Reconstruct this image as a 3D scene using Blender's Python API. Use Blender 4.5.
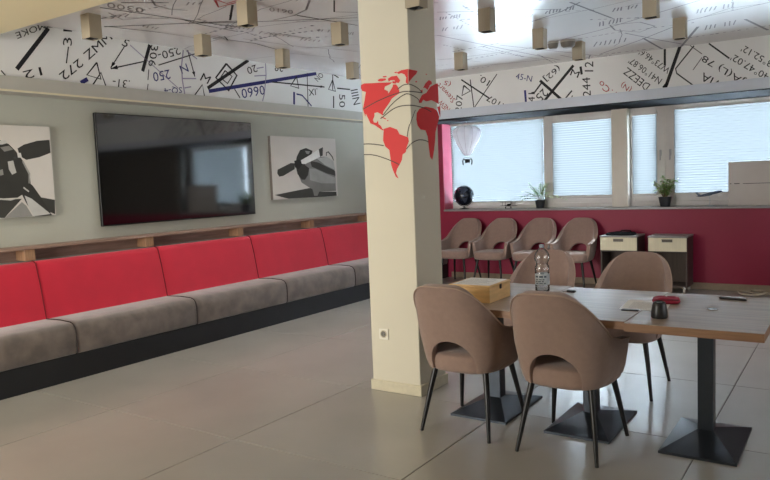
import bpy, bmesh, math, random
from mathutils import Vector, Matrix
random.seed(7)
S = bpy.context.scene
for o in list(bpy.data.objects): bpy.data.objects.remove(o)
COL = S.collection

# ------------------------------------------------------------------ camera, sky, lights, exposure
def make_camera():
    f, yaw, pitch, roll = 700.0, -0.5972775, 0.0822611, -0.0393295
    fw = Vector((math.sin(yaw)*math.cos(pitch), math.cos(yaw)*math.cos(pitch), -math.sin(pitch)))
    rt = Vector((math.cos(yaw), -math.sin(yaw), 0)); up = rt.cross(fw)
    c, s = math.cos(roll), math.sin(roll)
    r2 = rt*c + up*s; u2 = up*c - rt*s
    cam = bpy.data.cameras.new('camera'); cam.sensor_width = 36; cam.lens = f/770*36
    cam.clip_start = .05; cam.clip_end = 200
    o = bpy.data.objects.new('camera', cam); COL.objects.link(o)
    m = Matrix((r2, u2, -fw)).transposed().to_4x4(); m.translation = (0, 0, 1.5)
    o.matrix_world = m; S.camera = o
make_camera()
W = bpy.data.worlds.new('sky'); S.world = W; W.use_nodes = True
bg = W.node_tree.nodes['Background']; bg.inputs[0].default_value = (.74, .88, 1, 1); bg.inputs[1].default_value = 34
def area(name, loc, rot, sx, sy, power, col):
    l = bpy.data.lights.new(name, 'AREA'); l.shape = 'RECTANGLE'; l.size = sx; l.size_y = sy; l.energy = power; l.color = col
    o = bpy.data.objects.new(name, l); COL.objects.link(o); o.location = loc; o.rotation_euler = rot
# fill light added in front of the blinded rear window, behind the camera
area('rear_fill', (-4.0, -2.9, 1.6), (math.radians(90), 0, 0), 3.4, 1.7, 240, (1, .98, .94))
# fill light added at the right wall, outside the picture
area('side_fill', (3.38, 4.2, 1.75), (0, math.radians(90), 0), 1.5, 4.4, 34, (.95, .98, 1))
S.view_settings.view_transform = 'Standard'; S.view_settings.look = 'None'
S.view_settings.exposure = 0.55; S.view_settings.gamma = 1; S.view_settings.use_curve_mapping = False
S.cycles.use_denoising = True
S.cycles.max_bounces = 10; S.cycles.diffuse_bounces = 6; S.cycles.transmission_bounces = 8; S.cycles.transparent_max_bounces = 16
S.cycles.sample_clamp_indirect = 25

# ------------------------------------------------------------------ materials
MATS = {}
def lin(c):
    return tuple(((v/255)/12.92 if v/255 <= .04045 else (((v/255)+.055)/1.055)**2.4) for v in c)
def mat(name, rgb, rough=.6, metal=0, var=.08, scale=8, bump=0, bscale=60, sheen=0, spec=.5, ior=1.5, detail=4, stretch=None, coat=0, contrast=None, world=False):
    """a procedural material: a base colour broken by noise, optional fine relief"""
    if name in MATS: return MATS[name]
    m = bpy.data.materials.new(name); m.use_nodes = True; nt = m.node_tree; N = nt.nodes; Lk = nt.links
    b = N['Principled BSDF']; c = lin(rgb)
    tc = N.new('ShaderNodeTexCoord'); mp = N.new('ShaderNodeMapping'); Lk.new(N.new('ShaderNodeNewGeometry').outputs['Position'] if world else tc.outputs['Object'], mp.inputs[0])
    if stretch: mp.inputs['Scale'].default_value = stretch
    nz = N.new('ShaderNodeTexNoise'); nz.inputs['Scale'].default_value = scale; nz.inputs['Detail'].default_value = detail; Lk.new(mp.outputs[0], nz.inputs['Vector'])
    r = N.new('ShaderNodeValToRGB'); Lk.new(nz.outputs[0], r.inputs[0])
    lo, hi = contrast or (.3, .7)
    r.color_ramp.elements[0].position = lo; r.color_ramp.elements[1].position = hi
    r.color_ramp.elements[0].color = (*[v*(1-var) for v in c], 1); r.color_ramp.elements[1].color = (*[min(1, v*(1+var)) for v in c], 1)
    Lk.new(r.outputs[0], b.inputs['Base Color'])
    b.inputs['Roughness'].default_value = rough; b.inputs['Metallic'].default_value = metal; b.inputs['Specular IOR Level'].default_value = spec
    b.inputs['IOR'].default_value = ior
    b.inputs['Sheen Weight'].default_value = sheen; b.inputs['Coat Weight'].default_value = coat
    if bump:
        n2 = N.new('ShaderNodeTexNoise'); n2.inputs['Scale'].default_value = bscale; n2.inputs['Detail'].default_value = 3; Lk.new(mp.outputs[0], n2.inputs['Vector'])
        bp = N.new('ShaderNodeBump'); bp.inputs['Strength'].default_value = bump; bp.inputs['Distance'].default_value = .01; Lk.new(n2.outputs[0], bp.inputs['Height']); Lk.new(bp.outputs[0], b.inputs['Normal'])
    MATS[name] = m; return m
def glassy(name, tint=(1, 1, 1), gloss=.08, rough=.02):
    m = bpy.data.materials.new(name); m.use_nodes = True; nt = m.node_tree; nt.nodes.clear()
    o = nt.nodes.new('ShaderNodeOutputMaterial'); t = nt.nodes.new('ShaderNodeBsdfTransparent'); g = nt.nodes.new('ShaderNodeBsdfGlossy'); x = nt.nodes.new('ShaderNodeMixShader')
    t.inputs[0].default_value = (*tint, 1); g.inputs['Roughness'].default_value = rough
    lw = nt.nodes.new('ShaderNodeFresnel'); lw.inputs[0].default_value = 1.22
    ad = nt.nodes.new('ShaderNodeMath'); ad.operation = 'ADD'; ad.inputs[1].default_value = gloss; nt.links.new(lw.outputs[0], ad.inputs[0])
    nt.links.new(ad.outputs[0], x.inputs[0]); nt.links.new(t.outputs[0], x.inputs[1]); nt.links.new(g.outputs[0], x.inputs[2]); nt.links.new(x.outputs[0], o.inputs[0])
    return m
def translucent(name, rgb, amount):
    m = bpy.data.materials.new(name); m.use_nodes = True; nt = m.node_tree; nt.nodes.clear()
    o = nt.nodes.new('ShaderNodeOutputMaterial'); t = nt.nodes.new('ShaderNodeBsdfTranslucent'); d = nt.nodes.new('ShaderNodeBsdfDiffuse'); x = nt.nodes.new('ShaderNodeMixShader')
    nz = nt.nodes.new('ShaderNodeTexNoise'); nz.inputs['Scale'].default_value = 3; rp = nt.nodes.new('ShaderNodeValToRGB'); nt.links.new(nz.outputs[0], rp.inputs[0])
    rp.color_ramp.elements[0].color = (*[v*.97 for v in rgb], 1); rp.color_ramp.elements[1].color = (*rgb, 1)
    nt.links.new(rp.outputs[0], t.inputs[0]); nt.links.new(rp.outputs[0], d.inputs[0]); x.inputs[0].default_value = amount
    nt.links.new(d.outputs[0], x.inputs[1]); nt.links.new(t.outputs[0], x.inputs[2]); nt.links.new(x.outputs[0], o.inputs[0])
    return m
M_floor = mat('floor_tile', (156, 152, 145), .30, var=.10, scale=1.6, bump=.03, bscale=120, detail=8, ior=2.0, world=True)
M_grout = mat('grout', (92, 88, 80), .8)
M_wall = mat('wall_paint_grey_green', (186, 187, 176), .8, var=.02, scale=1.5, bump=.02, bscale=150)
M_red = mat('wall_paint_crimson', (148, 24, 62), .5, var=.05, scale=1.5, bump=.03, bscale=150)
M_rear = mat('wall_paint_offwhite', (196, 190, 176), .85, var=.03)
M_dark = mat('wall_paint_taupe', (104, 98, 92), .85, var=.03)
M_cream = mat('ceiling_paint_cream', (228, 217, 180), .85, var=.02, scale=1)
M_paper = mat('chart_wallpaper', (236, 236, 234), .55, var=.02, scale=2)
M_ceil = mat('chart_ceiling_film', (232, 232, 234), .25, var=.03, scale=1.2, ior=2.4)
M_fascia = mat('fascia_grey', (188, 186, 178), .5, var=.02)
M_edge = mat('fascia_edge_cream', (226, 218, 190), .5, var=.02)
M_column = mat('column_paint', (214, 208, 190), .8, var=.015, scale=2, bump=.02, bscale=180)
M_colbase = mat('column_skirting_tile', (206, 198, 174), .5, var=.05, scale=30)
M_skirt = mat('baseboard_wood', (150, 132, 112), .55, var=.08, scale=20)
M_frame = mat('window_frame_grey', (212, 206, 201), .45, var=.03)
M_post = mat('window_post_cream', (226, 218, 204), .6, var=.02)
M_sill = mat('sill_stone', (150, 148, 150), .3, var=.08, scale=25)
M_glass = glassy('window_glass', (.97, .99, 1))
M_underside = mat('added_sheet_near_black', (34, 36, 40), .95, spec=.05)
M_fascia_cool = mat('fascia_cool_light', (206, 212, 222), .4, var=.02)  # cooler copy of the fascia, bluish window-side light put into its colour
M_reveal_glow = mat('reveal_glow_pink', (206, 84, 114), .45, var=.03)  # crimson reveal lightened to pink, window glow put into the colour
M_slat = translucent('blind_slat', (.078, .082, .083), .7)
M_cord = mat('blind_cord', (190, 195, 200), .7)
M_wood = mat('shelf_walnut', (152, 126, 112), .5, var=.25, scale=6, stretch=(6, .6, 6), detail=7)
M_woodl = mat('shelf_support_oak', (160, 124, 94), .5, var=.2, scale=8, stretch=(6, 6, .8))
M_redfab = mat('backrest_red_fabric', (202, 20, 52), .8, var=.05, scale=5, bump=.12, bscale=260, sheen=.25)
M_velvet = mat('seat_taupe_velvet', (102, 90, 83), .75, var=.28, scale=7, bump=.08, bscale=200, sheen=.5, contrast=(.38, .66), detail=5)
M_plinth = mat('plinth_black', (20, 21, 26), .5, var=.1)
M_piping = mat('seam_piping', (52, 44, 44), .8)
M_rpiping = mat('seam_piping_red', (120, 12, 28), .8)
M_screen = mat('tv_screen', (6, 7, 8), .06, ior=2.6, var=.02)
M_bezel = mat('tv_bezel', (12, 12, 13), .35)
M_canvas = mat('canvas_print', (216, 211, 205), .85, var=.03, scale=4, bump=.05, bscale=400)
M_canvside = mat('canvas_side', (120, 112, 106), .85)
M_chair = mat('chair_fabric', (148, 123, 112), .85, var=.05, scale=30, bump=.14, bscale=420, sheen=.35)
M_welt = mat('chair_welt', (170, 146, 132), .8)
M_leg = mat('chair_leg_black', (20, 19, 20), .35, var=.1)
M_top = mat('table_top_wood', (156, 138, 124), .36, ior=1.65, var=.22, scale=5, stretch=(.5, 7, 7), detail=8)
M_topedge = mat('table_edge_wood', (146, 110, 84), .45, var=.18, scale=9, stretch=(.6, 8, 8))
M_iron = mat('table_iron', (68, 74, 82), .30, metal=.75, var=.06, bump=.03, bscale=250)
M_spot = mat('spot_housing', (168, 156, 134), .5, var=.03)
M_spotin = mat('spot_inner', (20, 19, 18), .5)
M_lens = mat('spot_lens', (238, 236, 228), .3)
M_white = mat('plastic_white', (232, 228, 216), .4, var=.02)
M_black = mat('plastic_black', (18, 18, 20), .4, var=.1)
M_cloth = mat('black_cloth', (16, 16, 19), .95, spec=.1)
M_cab = mat('cabinet_walnut', (74, 62, 58), .5, var=.22, scale=6, stretch=(7, 7, .7), detail=7)
M_cabi = mat('cabinet_inside', (92, 78, 70), .6, var=.15, scale=6, stretch=(7, 7, .8))
M_drawer = mat('drawer_cream', (228, 218, 190), .55, var=.04, scale=60, stretch=(1, 1, .05))
M_steel = mat('steel', (176, 176, 176), .25, metal=.9, var=.04)
M_pot = mat('pot_charcoal', (34, 38, 46), .55, var=.08)
M_soil = mat('soil', (48, 36, 28), .95, var=.3, scale=60)
M_leaf = mat('leaf_green', (116, 158, 78), .5, var=.25, scale=14)
M_leaf2 = mat('leaf_yellow_green', (176, 186, 124), .5, var=.25, scale=14)
M_stem = mat('stem_brown', (110, 96, 62), .7)
M_balloon = translucent('balloon_paper', (.86, .84, .87), .34)
M_brib = mat('balloon_rib', (196, 186, 192), .8)
M_globe = mat('globe_navy', (20, 26, 42), .25, var=.3, scale=3)
M_land = mat('globe_land', (58, 66, 84), .35)
M_ink = {'k': mat('print_black', (22, 22, 26), .6), 'n': mat('print_navy', (36, 40, 112), .6), 'r': mat('print_red', (168, 44, 52), .6),
         'v': mat('print_lilac', (160, 152, 176), .6), 'd': mat('print_grey', (96, 88, 92), .3), 'g': mat('print_pale_grey', (150, 150, 158), .25, ior=2.4),
         'map': mat('map_red', (214, 46, 48), .6, var=.03), 'arc': mat('map_route', (64, 56, 48), .6)}
M_board = mat('board_taupe', (204, 195, 188), .4, var=.04, scale=3)
M_boxw = mat('box_wood', (222, 182, 128), .55, var=.12, scale=8, stretch=(1, 1, 5))
M_sheet = mat('paper_sheet', (236, 234, 230), .7, var=.02)
M_sheetp = mat('paper_print', (150, 148, 148), .7)
M_pouch = mat('pouch_crimson', (150, 20, 52), .6, var=.08, bump=.1)
M_charc = mat('charcoal_ceramic', (40, 40, 42), .35, var=.08)
M_pet = glassy('bottle_plastic', (.95, .96, .97), .10, .16)
M_water = glassy('bottle_water', (.90, .93, .95), .03, .02)
M_label = mat('bottle_label', (188, 196, 202), .5, var=.06, scale=40)
M_cap = mat('bottle_cap', (150, 160, 172), .4)
M_cable = mat('cable_beige', (186, 172, 150), .6)
M_jet = mat('model_jet_paint', (70, 84, 108), .3, var=.1)
M_brass = mat('model_dark_metal', (34, 32, 33), .7, spec=.2)

# ------------------------------------------------------------------ mesh helpers
def link(o, parent=None):
    COL.objects.link(o)
    if parent is not None: o.parent = parent
    return o
def tag(o, label=None, cat=None, group=None, kind=None):
    for k, v in (('label', label), ('category', cat), ('group', group), ('kind', kind)):
        if v: o[k] = v
    return o
def empty(name, loc=(0, 0, 0), rz=0, **kw):
    o = bpy.data.objects.new(name, None); o.empty_display_size = .1; link(o); o.location = loc; o.rotation_euler = (0, 0, rz)
    return tag(o, **kw)
class MB:
    """collects shapes into one mesh"""
    def __init__(s): s.v = []; s.f = []; s.m = []; s.mi = 0
    def add(s, vs, fs):
        n = len(s.v); s.v += [tuple(v) for v in vs]
        for f in fs: s.f.append([n+i for i in f]); s.m.append(s.mi)
        return s
    def box(s, x0, x1, y0, y1, z0, z1, bev=0):
        b = bev
        if b:
            vs = []; 
            for z, e in ((z0, b), (z0+b, 0), (z1-b, 0), (z1, b)):
                for x, y in ((x0+e, y0+e+ (0)), (x1-e, y0+e), (x1-e, y1-e), (x0+e, y1-e)):
                    vs.append((x, y, z))
            # cut the vertical corners too
            vs = []
            for z, e in ((z0, b), (z0+b, 0), (z1-b, 0), (z1, b)):
                a0, a1, c0, c1 = x0+e, x1-e, y0+e, y1-e; k = b
                vs += [(a0+k, c0, z), (a1-k, c0, z), (a1, c0+k, z), (a1, c1-k, z), (a1-k, c1, z), (a0+k, c1, z), (a0, c1-k, z), (a0, c0+k, z)]
            fs = [list(range(7, -1, -1)), [24+i for i in range(8)]]
            for r in range(3):
                for i in range(8): fs.append([r*8+i, r*8+(i+1) % 8, r*8+8+(i+1) % 8, r*8+8+i])
            return s.add(vs, fs)
        vs = [(x, y, z) for z in (z0, z1) for x, y in ((x0, y0), (x1, y0), (x1, y1), (x0, y1))]
        return s.add(vs, [(3, 2, 1, 0), (4, 5, 6, 7), (0, 1, 5, 4), (1, 2, 6, 5), (2, 3, 7, 6), (3, 0, 4, 7)])
    def tube(s, pts, rad, n=8, closed=False):
        pts = [Vector(p) for p in pts]; k = len(pts)
        rad = rad if isinstance(rad, (list, tuple)) else [rad]*k
        rings = []; ref = None
        for i, p in enumerate(pts):
            a = pts[(i-1) % k] if (closed or i > 0) else p; b = pts[(i+1) % k] if (closed or i < k-1) else p
            d = (b-a).normalized()
            if ref is None:
                ref = Vector((0, 0, 1)) if abs(d.z) < .9 else Vector((1, 0, 0))
            u = d.cross(ref).normalized(); w = u.cross(d).normalized(); ref = w
            rings.append([p + (u*math.cos(2*math.pi*j/n) + w*math.sin(2*math.pi*j/n))*rad[i] for j in range(n)])
        vs = [v for r in rings for v in r]; fs = []
        for i in range(k if closed else k-1):
            for j in range(n):
                a, b = i*n+j, i*n+(j+1) % n; c, d = ((i+1) % k)*n+(j+1) % n, ((i+1) % k)*n+j
                fs.append((a, b, c, d))
        if not closed: fs += [list(range(n))[::-1], [(k-1)*n+j for j in range(n)]]
        return s.add(vs, fs)
    def lathe(s, prof, n=24, c=(0, 0, 0), cap=True):
        vs = []; fs = []; k = len(prof)
        for r, z in prof:
            for j in range(n): a = 2*math.pi*j/n; vs.append((c[0]+r*math.cos(a), c[1]+r*math.sin(a), c[2]+z))
        for i in range(k-1):
            for j in range(n): fs.append((i*n+j, i*n+(j+1) % n, (i+1)*n+(j+1) % n, (i+1)*n+j))
        if cap: fs += [list(range(n))[::-1], [(k-1)*n+j for j in range(n)]]
        return s.add(vs, fs)
    def prism(s, poly, h0, h1, fn):
        """polygon (a,b) extruded between h0 and h1; fn(a,b,h) -> xyz"""
        n = len(poly); vs = [fn(a, b, h) for h in (h0, h1) for a, b in poly]
        fs = [list(range(n))[::-1], [n+i for i in range(n)]] + [(i, (i+1) % n, n+(i+1) % n, n+i) for i in range(n)]
        return s.add(vs, fs)
    def build(s, name, m, parent=None, smooth=False, recalc=True):
        me = bpy.data.meshes.new(name); me.from_pydata(s.v, [], s.f)
        for x in (m if isinstance(m, (list, tuple)) else [m]): me.materials.append(x)
        if any(s.m):
            me.polygons.foreach_set('material_index', s.m)
        if recalc:
            bm = bmesh.new(); bm.from_mesh(me); bmesh.ops.recalc_face_normals(bm, faces=bm.faces); bm.to_mesh(me); bm.free()
        if smooth:
            me.polygons.foreach_set('use_smooth', [True]*len(me.polygons))
            if smooth != 'all':
                me.set_sharp_from_angle(angle=math.radians(smooth if smooth is not True else 40))
        me.update(); o = bpy.data.objects.new(name, me)
        return link(o, parent)
def shared(name, o, parent=None):
    c = bpy.data.objects.new(name, o.data); return link(c, parent)
def copy_tree(o, parent=None):
    c = o.copy(); COL.objects.link(c)
    if parent is not None: c.parent = parent
    for ch in list(o.children): copy_tree(ch, c)
    return c
def box(name, m, b, parent=None, bev=0, smooth=False): return MB().box(*b, bev=bev).build(name, m, parent, smooth)

# ------------------------------------------------------------------ the setting
XL, YW, ZC = -5.95, 9.45, 2.93          # left wall, window wall, chart ceiling
XR, YR = 3.5, -3.0                      # right wall and rear wall (behind the camera)
def struct(name, m, *boxes, parent=None, bev=0):
    mb = MB()
    for b in boxes: mb.box(*b, bev=bev)
    o = mb.build(name, m, parent)
    if parent is None: o['kind'] = 'structure'
    return o
floor = struct('floor', M_grout, (XL, XR, YR, 9.85, -.12, -.006))
tile_cache = {}
def grid(a0, a1, line, step):
    k = math.floor((a0-line)/step); r = []
    while line+k*step < a1:
        lo, hi = max(a0, line+k*step), min(a1, line+(k+1)*step)
        if hi-lo > .03: r.append((lo, hi))
        k += 1
    return r
for x0, x1 in grid(XL, XR, -.70, 1.195):
    for y0, y1 in grid(YR, YW, 4.055, 1.21):
        sx, sy = round(x1-x0, 3), round(y1-y0, 3)
        if (sx, sy) not in tile_cache:
            t = MB().box(.003, sx-.003, .003, sy-.003, -.012, 0, bev=.0015).build('tile', M_floor, floor); tile_cache[(sx, sy)] = t
        else: t = shared('tile', tile_cache[(sx, sy)], floor)
        t.location = (x0, y0, 0)
wall_left = struct('wall_left', M_wall, (XL-.2, XL, YR, 9.85, 0, 3.0))
wall_back = struct('wall_back', M_red, (XL, XR, YW, 9.85, 0, 1.015), (XL, -5.30, YW, 9.85, 1.015, 2.357))
struct('upper_panel', M_dark, (-.40, XR, YW, 9.85, 1.015, 2.357), parent=wall_back)
struct('wall_right', M_dark, (XR, XR+.2, YR, 9.85, 0, 3.0))
w6 = empty('window_6', (XR-.01, 2.0, 1.0), kind='structure', label='wide unseen side window with drawn blind, added for the side fill')  # unseen window added to go with the side fill light
_m = MB().box(-.05, 0, 0, 4.4, 0, .05).box(-.05, 0, 0, 4.4, 1.45, 1.5)
for _i in range(5): _m.box(-.05, 0, _i*1.0875, _i*1.0875+.05, .05, 1.45)
_m.build('frame', M_frame, w6); MB().box(-.03, -.02, .05, 4.35, .05, 1.45).build('added_roller_blind', M_rear, w6)  # frame and blind of the added unseen side window
struct('wall_rear', M_rear, (XL, XR, YR-.2, YR, 0, .72), (XL, XR, YR-.2, YR, 2.48, 3.0), (XL, -5.7, YR-.2, YR, .72, 2.48), (-2.3, XR, YR-.2, YR, .72, 2.48))
struct('light_block_wall', M_rear, (-2.95, XR, -.75, -.6, 0, 2.75))  # unseen wall added to hold the rear fill off the right-hand chairs
ceiling = struct('ceiling', M_ceil, (XL, XR, 2.92, 9.85, ZC, 3.02))
struct('ceiling_bulkhead', M_cream, (XL, XR, YR, 2.92, 2.75, 3.02))
t1 = struct('trim_1', M_fascia, (XL, -5.71, YR, 9.85, 2.357, 2.478)); struct('edge_strip', M_edge, (-5.712, -5.703, YR, 8.77, 2.352, 2.368), parent=t1)
t2 = struct('trim_2', M_fascia_cool, (-5.71, XR, 8.77, 9.85, 2.357, 2.478))
struct('added_dark_sheet', M_underside, (-5.70, XR, 8.775, 9.70, 2.349, 2.3569), parent=t2)  # thin near-black sheet added below the soffit
struct('reveal_glow', M_reveal_glow, (-5.30, -5.292, YW-.002, 9.72, 1.045, 2.349))  # thin added panel carrying the painted window glow on the red reveal
fr_l = struct('frieze', M_paper, (XL, -5.735, 2.92, 9.85, 2.478, ZC), parent=wall_left)
fr_w = struct('frieze', M_paper, (-5.735, XR, 8.80, 9.85, 2.478, ZC), parent=wall_back)
struct('baseboard_back', M_skirt, (-5.2, XR, YW-.015, YW, 0, .085), bev=.004)
sill = struct('windowsill', M_sill, (-5.30, -.40, 9.425, 9.80, 1.015, 1.045), bev=.006)
column = struct('column', M_column, (-2.922, -2.518, 4.072, 4.432, 0, ZC), bev=.004)
struct('skirting', M_colbase, (-2.934, -2.506, 4.060, 4.444, 0, .076), parent=column, bev=.003)

# windows with frames, panes and venetian blinds
def slat_mesh(w, up):
    mb = MB(); h = .044; n = 4; vs = []; ang = math.radians(50 if up else 50+2)
    for i in range(n+1):
        t = i/n-.5; d = h*t; bow = .0022*(1-4*t*t)
        y = d*math.cos(ang)-bow*math.sin(ang); z = d*math.sin(ang)+bow*math.cos(ang)   # tilted down towards the room, or up when 'up' is set
        vs += [(0, -y if up else y, z), (w, -y if up else y, z)]
    mb.add(vs, [(2*i, 2*i+1, 2*i+3, 2*i+2) for i in range(n)])
    return mb
def window(n, label, x0, x1, bx0, bx1, bz0, bz1, left, right, handle=None, up=False, yy=9.72):
    w = empty(f'window_{n}', (x0, yy, 1.045), kind='structure', label=label)
    W_, H_ = x1-x0, 2.357-1.045; L, R, B, T = left, right, bz0-1.045-.01, 2.357-bz1-.01
    mb = MB().box(0, L, 0, .07, 0, H_, bev=.004).box(W_-R, W_, 0, .07, 0, H_, bev=.004).box(L, W_-R, .005, .07, H_-T, H_, bev=.004)
    mb.box(L, W_-R, .005, .07, B*.42, B, bev=.004).box(L-.004, W_-R+.004, -.012, .07, 0, B*.44, bev=.004)
    mb.build('frame', M_frame, w)
    MB().box(L-.01, W_-R+.01, .045, .053, B-.01, H_-T+.01).build('pane', M_glass, w)
    bw = bx1-bx0+.028; ox = bx0-x0-.014; bh = bz1-bz0
    mb = MB().box(ox, ox+bw, -.040, -.001, H_-(2.357-bz1)-.018, H_-(2.357-bz1)+.016).box(ox, ox+bw, -.032, -.001, bz0-1.045-.020, bz0-1.045+.010)
    bl = mb.build('blind', M_frame, w)
    m = None; k = 0; z = bz1-1.045-.030
    while z > bz0-1.045-.008:
        if m is None: m = slat_mesh(bw-.006, up).build('slat', M_slat, bl, 'all', recalc=False); s = m
        else: s = shared('slat', m, bl)
        s.location = (ox+.003, -.020, z); z -= 0.0325
    for hx in handle or ():
        h = MB().box(hx-.014, hx+.014, -.008, .004, .66, .74, bev=.003).box(hx-.009, hx+.009, -.034, -.008, .715, .735).box(hx-.009, hx+.009, -.036, -.022, .60, .735, bev=.003)
        h.build('handle', mat('handle_grey', (170, 168, 168), .5), w)
    return w
window(1, 'wide window with blind behind the hanging paper balloon', -5.30, -3.65, -5.262, -3.785, 1.135, 2.335, .035, .135, up=True)
window(2, 'middle window with lowered blind beside the cream post', -3.65, -2.78, -3.632, -2.800, 1.20, 2.262, .02, .02)
window(3, 'narrow window with lowered blind beside the cream post', -2.57, -2.115, -2.520, -2.232, 1.20, 2.27, .05, .117, handle=(.395,))
window(4, 'large window with blind above the grey board', -2.115, -.40, -1.990, -.52, 1.20, 2.305, .125, .12, handle=(.06,), up=True)
struct('trim_3', M_post, (-2.78, -2.57, 9.60, 9.80, 1.045, 2.357), bev=.004)
w5 = empty('window_5', (-5.7, YR-.12, .72), kind='structure', label='wide unseen rear window added for the fill light behind the camera')  # unseen window with an opaque blind, added behind the rear fill light
mb = MB().box(0, 3.4, 0, .07, 0, .06).box(0, 3.4, 0, .07, 1.70, 1.76)
for i in range(5): mb.box(i*.835, i*.835+.06, 0, .07, .06, 1.70)
mb.build('frame', M_frame, w5); MB().box(.03, 3.37, .03, .038, .03, 1.73).build('pane', M_glass, w5); MB().box(0, 3.4, -.02, -.01, 0, 1.76).build('added_roller_blind', M_rear, w5)  # frame, pane and blind of the added unseen rear window

# print outlines in metres on their planes (text: origin, width vector, height vector)
D_TEXT=[('L','SMOKE',[3.479,2.985,-0.303,-0.15,0.016,-0.048],'k'),('L','12',[3.371,2.582,-0.158,-0.054,0.013,-0.067],'k'),('L','31',[3.674,2.8,0.014,0.14,-0.085,-0.01],'k'),('L','272',[3.729,2.699,-0.201,-0.16,0.05,-0.055],'k'),('L','ZMMI',[3.826,2.691,0.296,0.254,-0.054,0.052],'k'),('L','5',[4.177,2.875,0.052,-0.021,0.05,0.07],'k'),('L','306',[4.513,2.921,-0.051,-0.207,0.088,0.002],'k'),('L','250-',[4.857,2.953,-0.277,-0.095,0.021,-0.074],'k'),('L','250',[4.716,2.709,-0.208,-0.052,0.013,-0.091],'n'),('L','N',[4.935,2.793,-0.092,-0.036,0.031,-0.077],'n'),('L','M',[5.103,2.641,0.107,-0.031,0.055,0.079],'k'),('L','SQ-4',[4.862,2.558,-0.226,-0.03,-0.001,-0.07],'n'),('L','.31-',[4.247,2.554,-0.183,0.001,-0.016,-0.076],'k'),('L','20',[5.945,2.899,-0.154,-0.051,0.031,-0.077],'k'),('L','28',[6.421,2.946,-0.148,-0.005,-0.021,-0.084],'k'),('L','0660',[6.06,2.677,-0.372,-0.078,0.019,-0.106],'n'),('L','50',[7.483,2.683,-0.012,-0.171,0.132,0.011],'k'),('L','IIIN',[7.744,2.761,0.054,-0.197,0.16,0.032],'k'),('L','.IX',[7.033,2.725,-0.178,-0.028,0.008,-0.081],'k'),('L','NO',[7.055,2.806,0.128,0.088,-0.074,0.041],'k'),('W','NEW',[-4.784,2.497,-0.14,0.139,-0.064,-0.049],'r'),('W','Stewart',[-4.692,2.612,-0.247,0.262,-0.065,-0.046],'r'),('W','(5',[-4.746,2.863,-0.094,0.052,-0.045,-0.069],'r'),('W','207',[-4.616,2.429,0.039,0.23,-0.101,0.019],'k'),('W','.107',[-3.966,2.487,-0.217,0.141,-0.051,-0.069],'k'),('W','10.',[-4.155,2.814,-0.147,0.097,-0.052,-0.069],'k'),('W','41',[-3.533,2.468,0.003,0.116,-0.09,0.009],'k'),('W','25',[-3.417,2.636,-0.111,-0.091,0.079,-0.085],'k'),('W','(62]',[-3.234,2.923,-0.191,-0.142,0.066,-0.077],'k'),('W','45-N',[-3.796,2.795,0.223,-0.064,0.018,0.075],'n'),('W','M',[-3.058,2.76,0.102,-0.049,0.031,0.072],'k'),('W','12',[-2.76,2.768,0.002,0.122,-0.107,0.013],'k'),('W','244',[-2.793,2.468,-0.009,0.235,-0.101,0.005],'k'),('W','Co',[-2.545,2.536,-0.115,0.116,-0.054,-0.053],'r'),('W','r.',[-2.472,2.484,-0.06,0.043,-0.025,-0.039],'r'),('W','(N)',[-2.281,2.525,-0.106,0.089,-0.049,-0.063],'r'),('W','DEEZZ',[-2.078,2.534,-0.265,0.238,-0.056,-0.069],'k'),('W',"N41°06.87'",[-1.942,2.582,-0.353,0.301,-0.046,-0.061],'k'),('W',"W73°46.6'",[-1.847,2.693,-0.326,0.274,-0.044,-0.061],'k'),('W','JA(L) 78',[-1.048,2.492,-0.429,0.329,-0.046,-0.08],'k'),('W','VIA',[-1.298,2.475,-0.198,0.135,-0.041,-0.079],'k'),('W',"40°47.02'",[-0.823,2.5,-0.365,0.279,-0.036,-0.066],'k'),('W',"W73°52.12'",[-0.658,2.536,-0.426,0.324,-0.034,-0.065],'k'),('C','0610',[-3.85,4.461,-0.075,-0.203,-0.091,0.097],'d'),('C','0300',[-4.652,3.618,-0.049,-0.293,-0.132,0.092],'d')]
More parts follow.
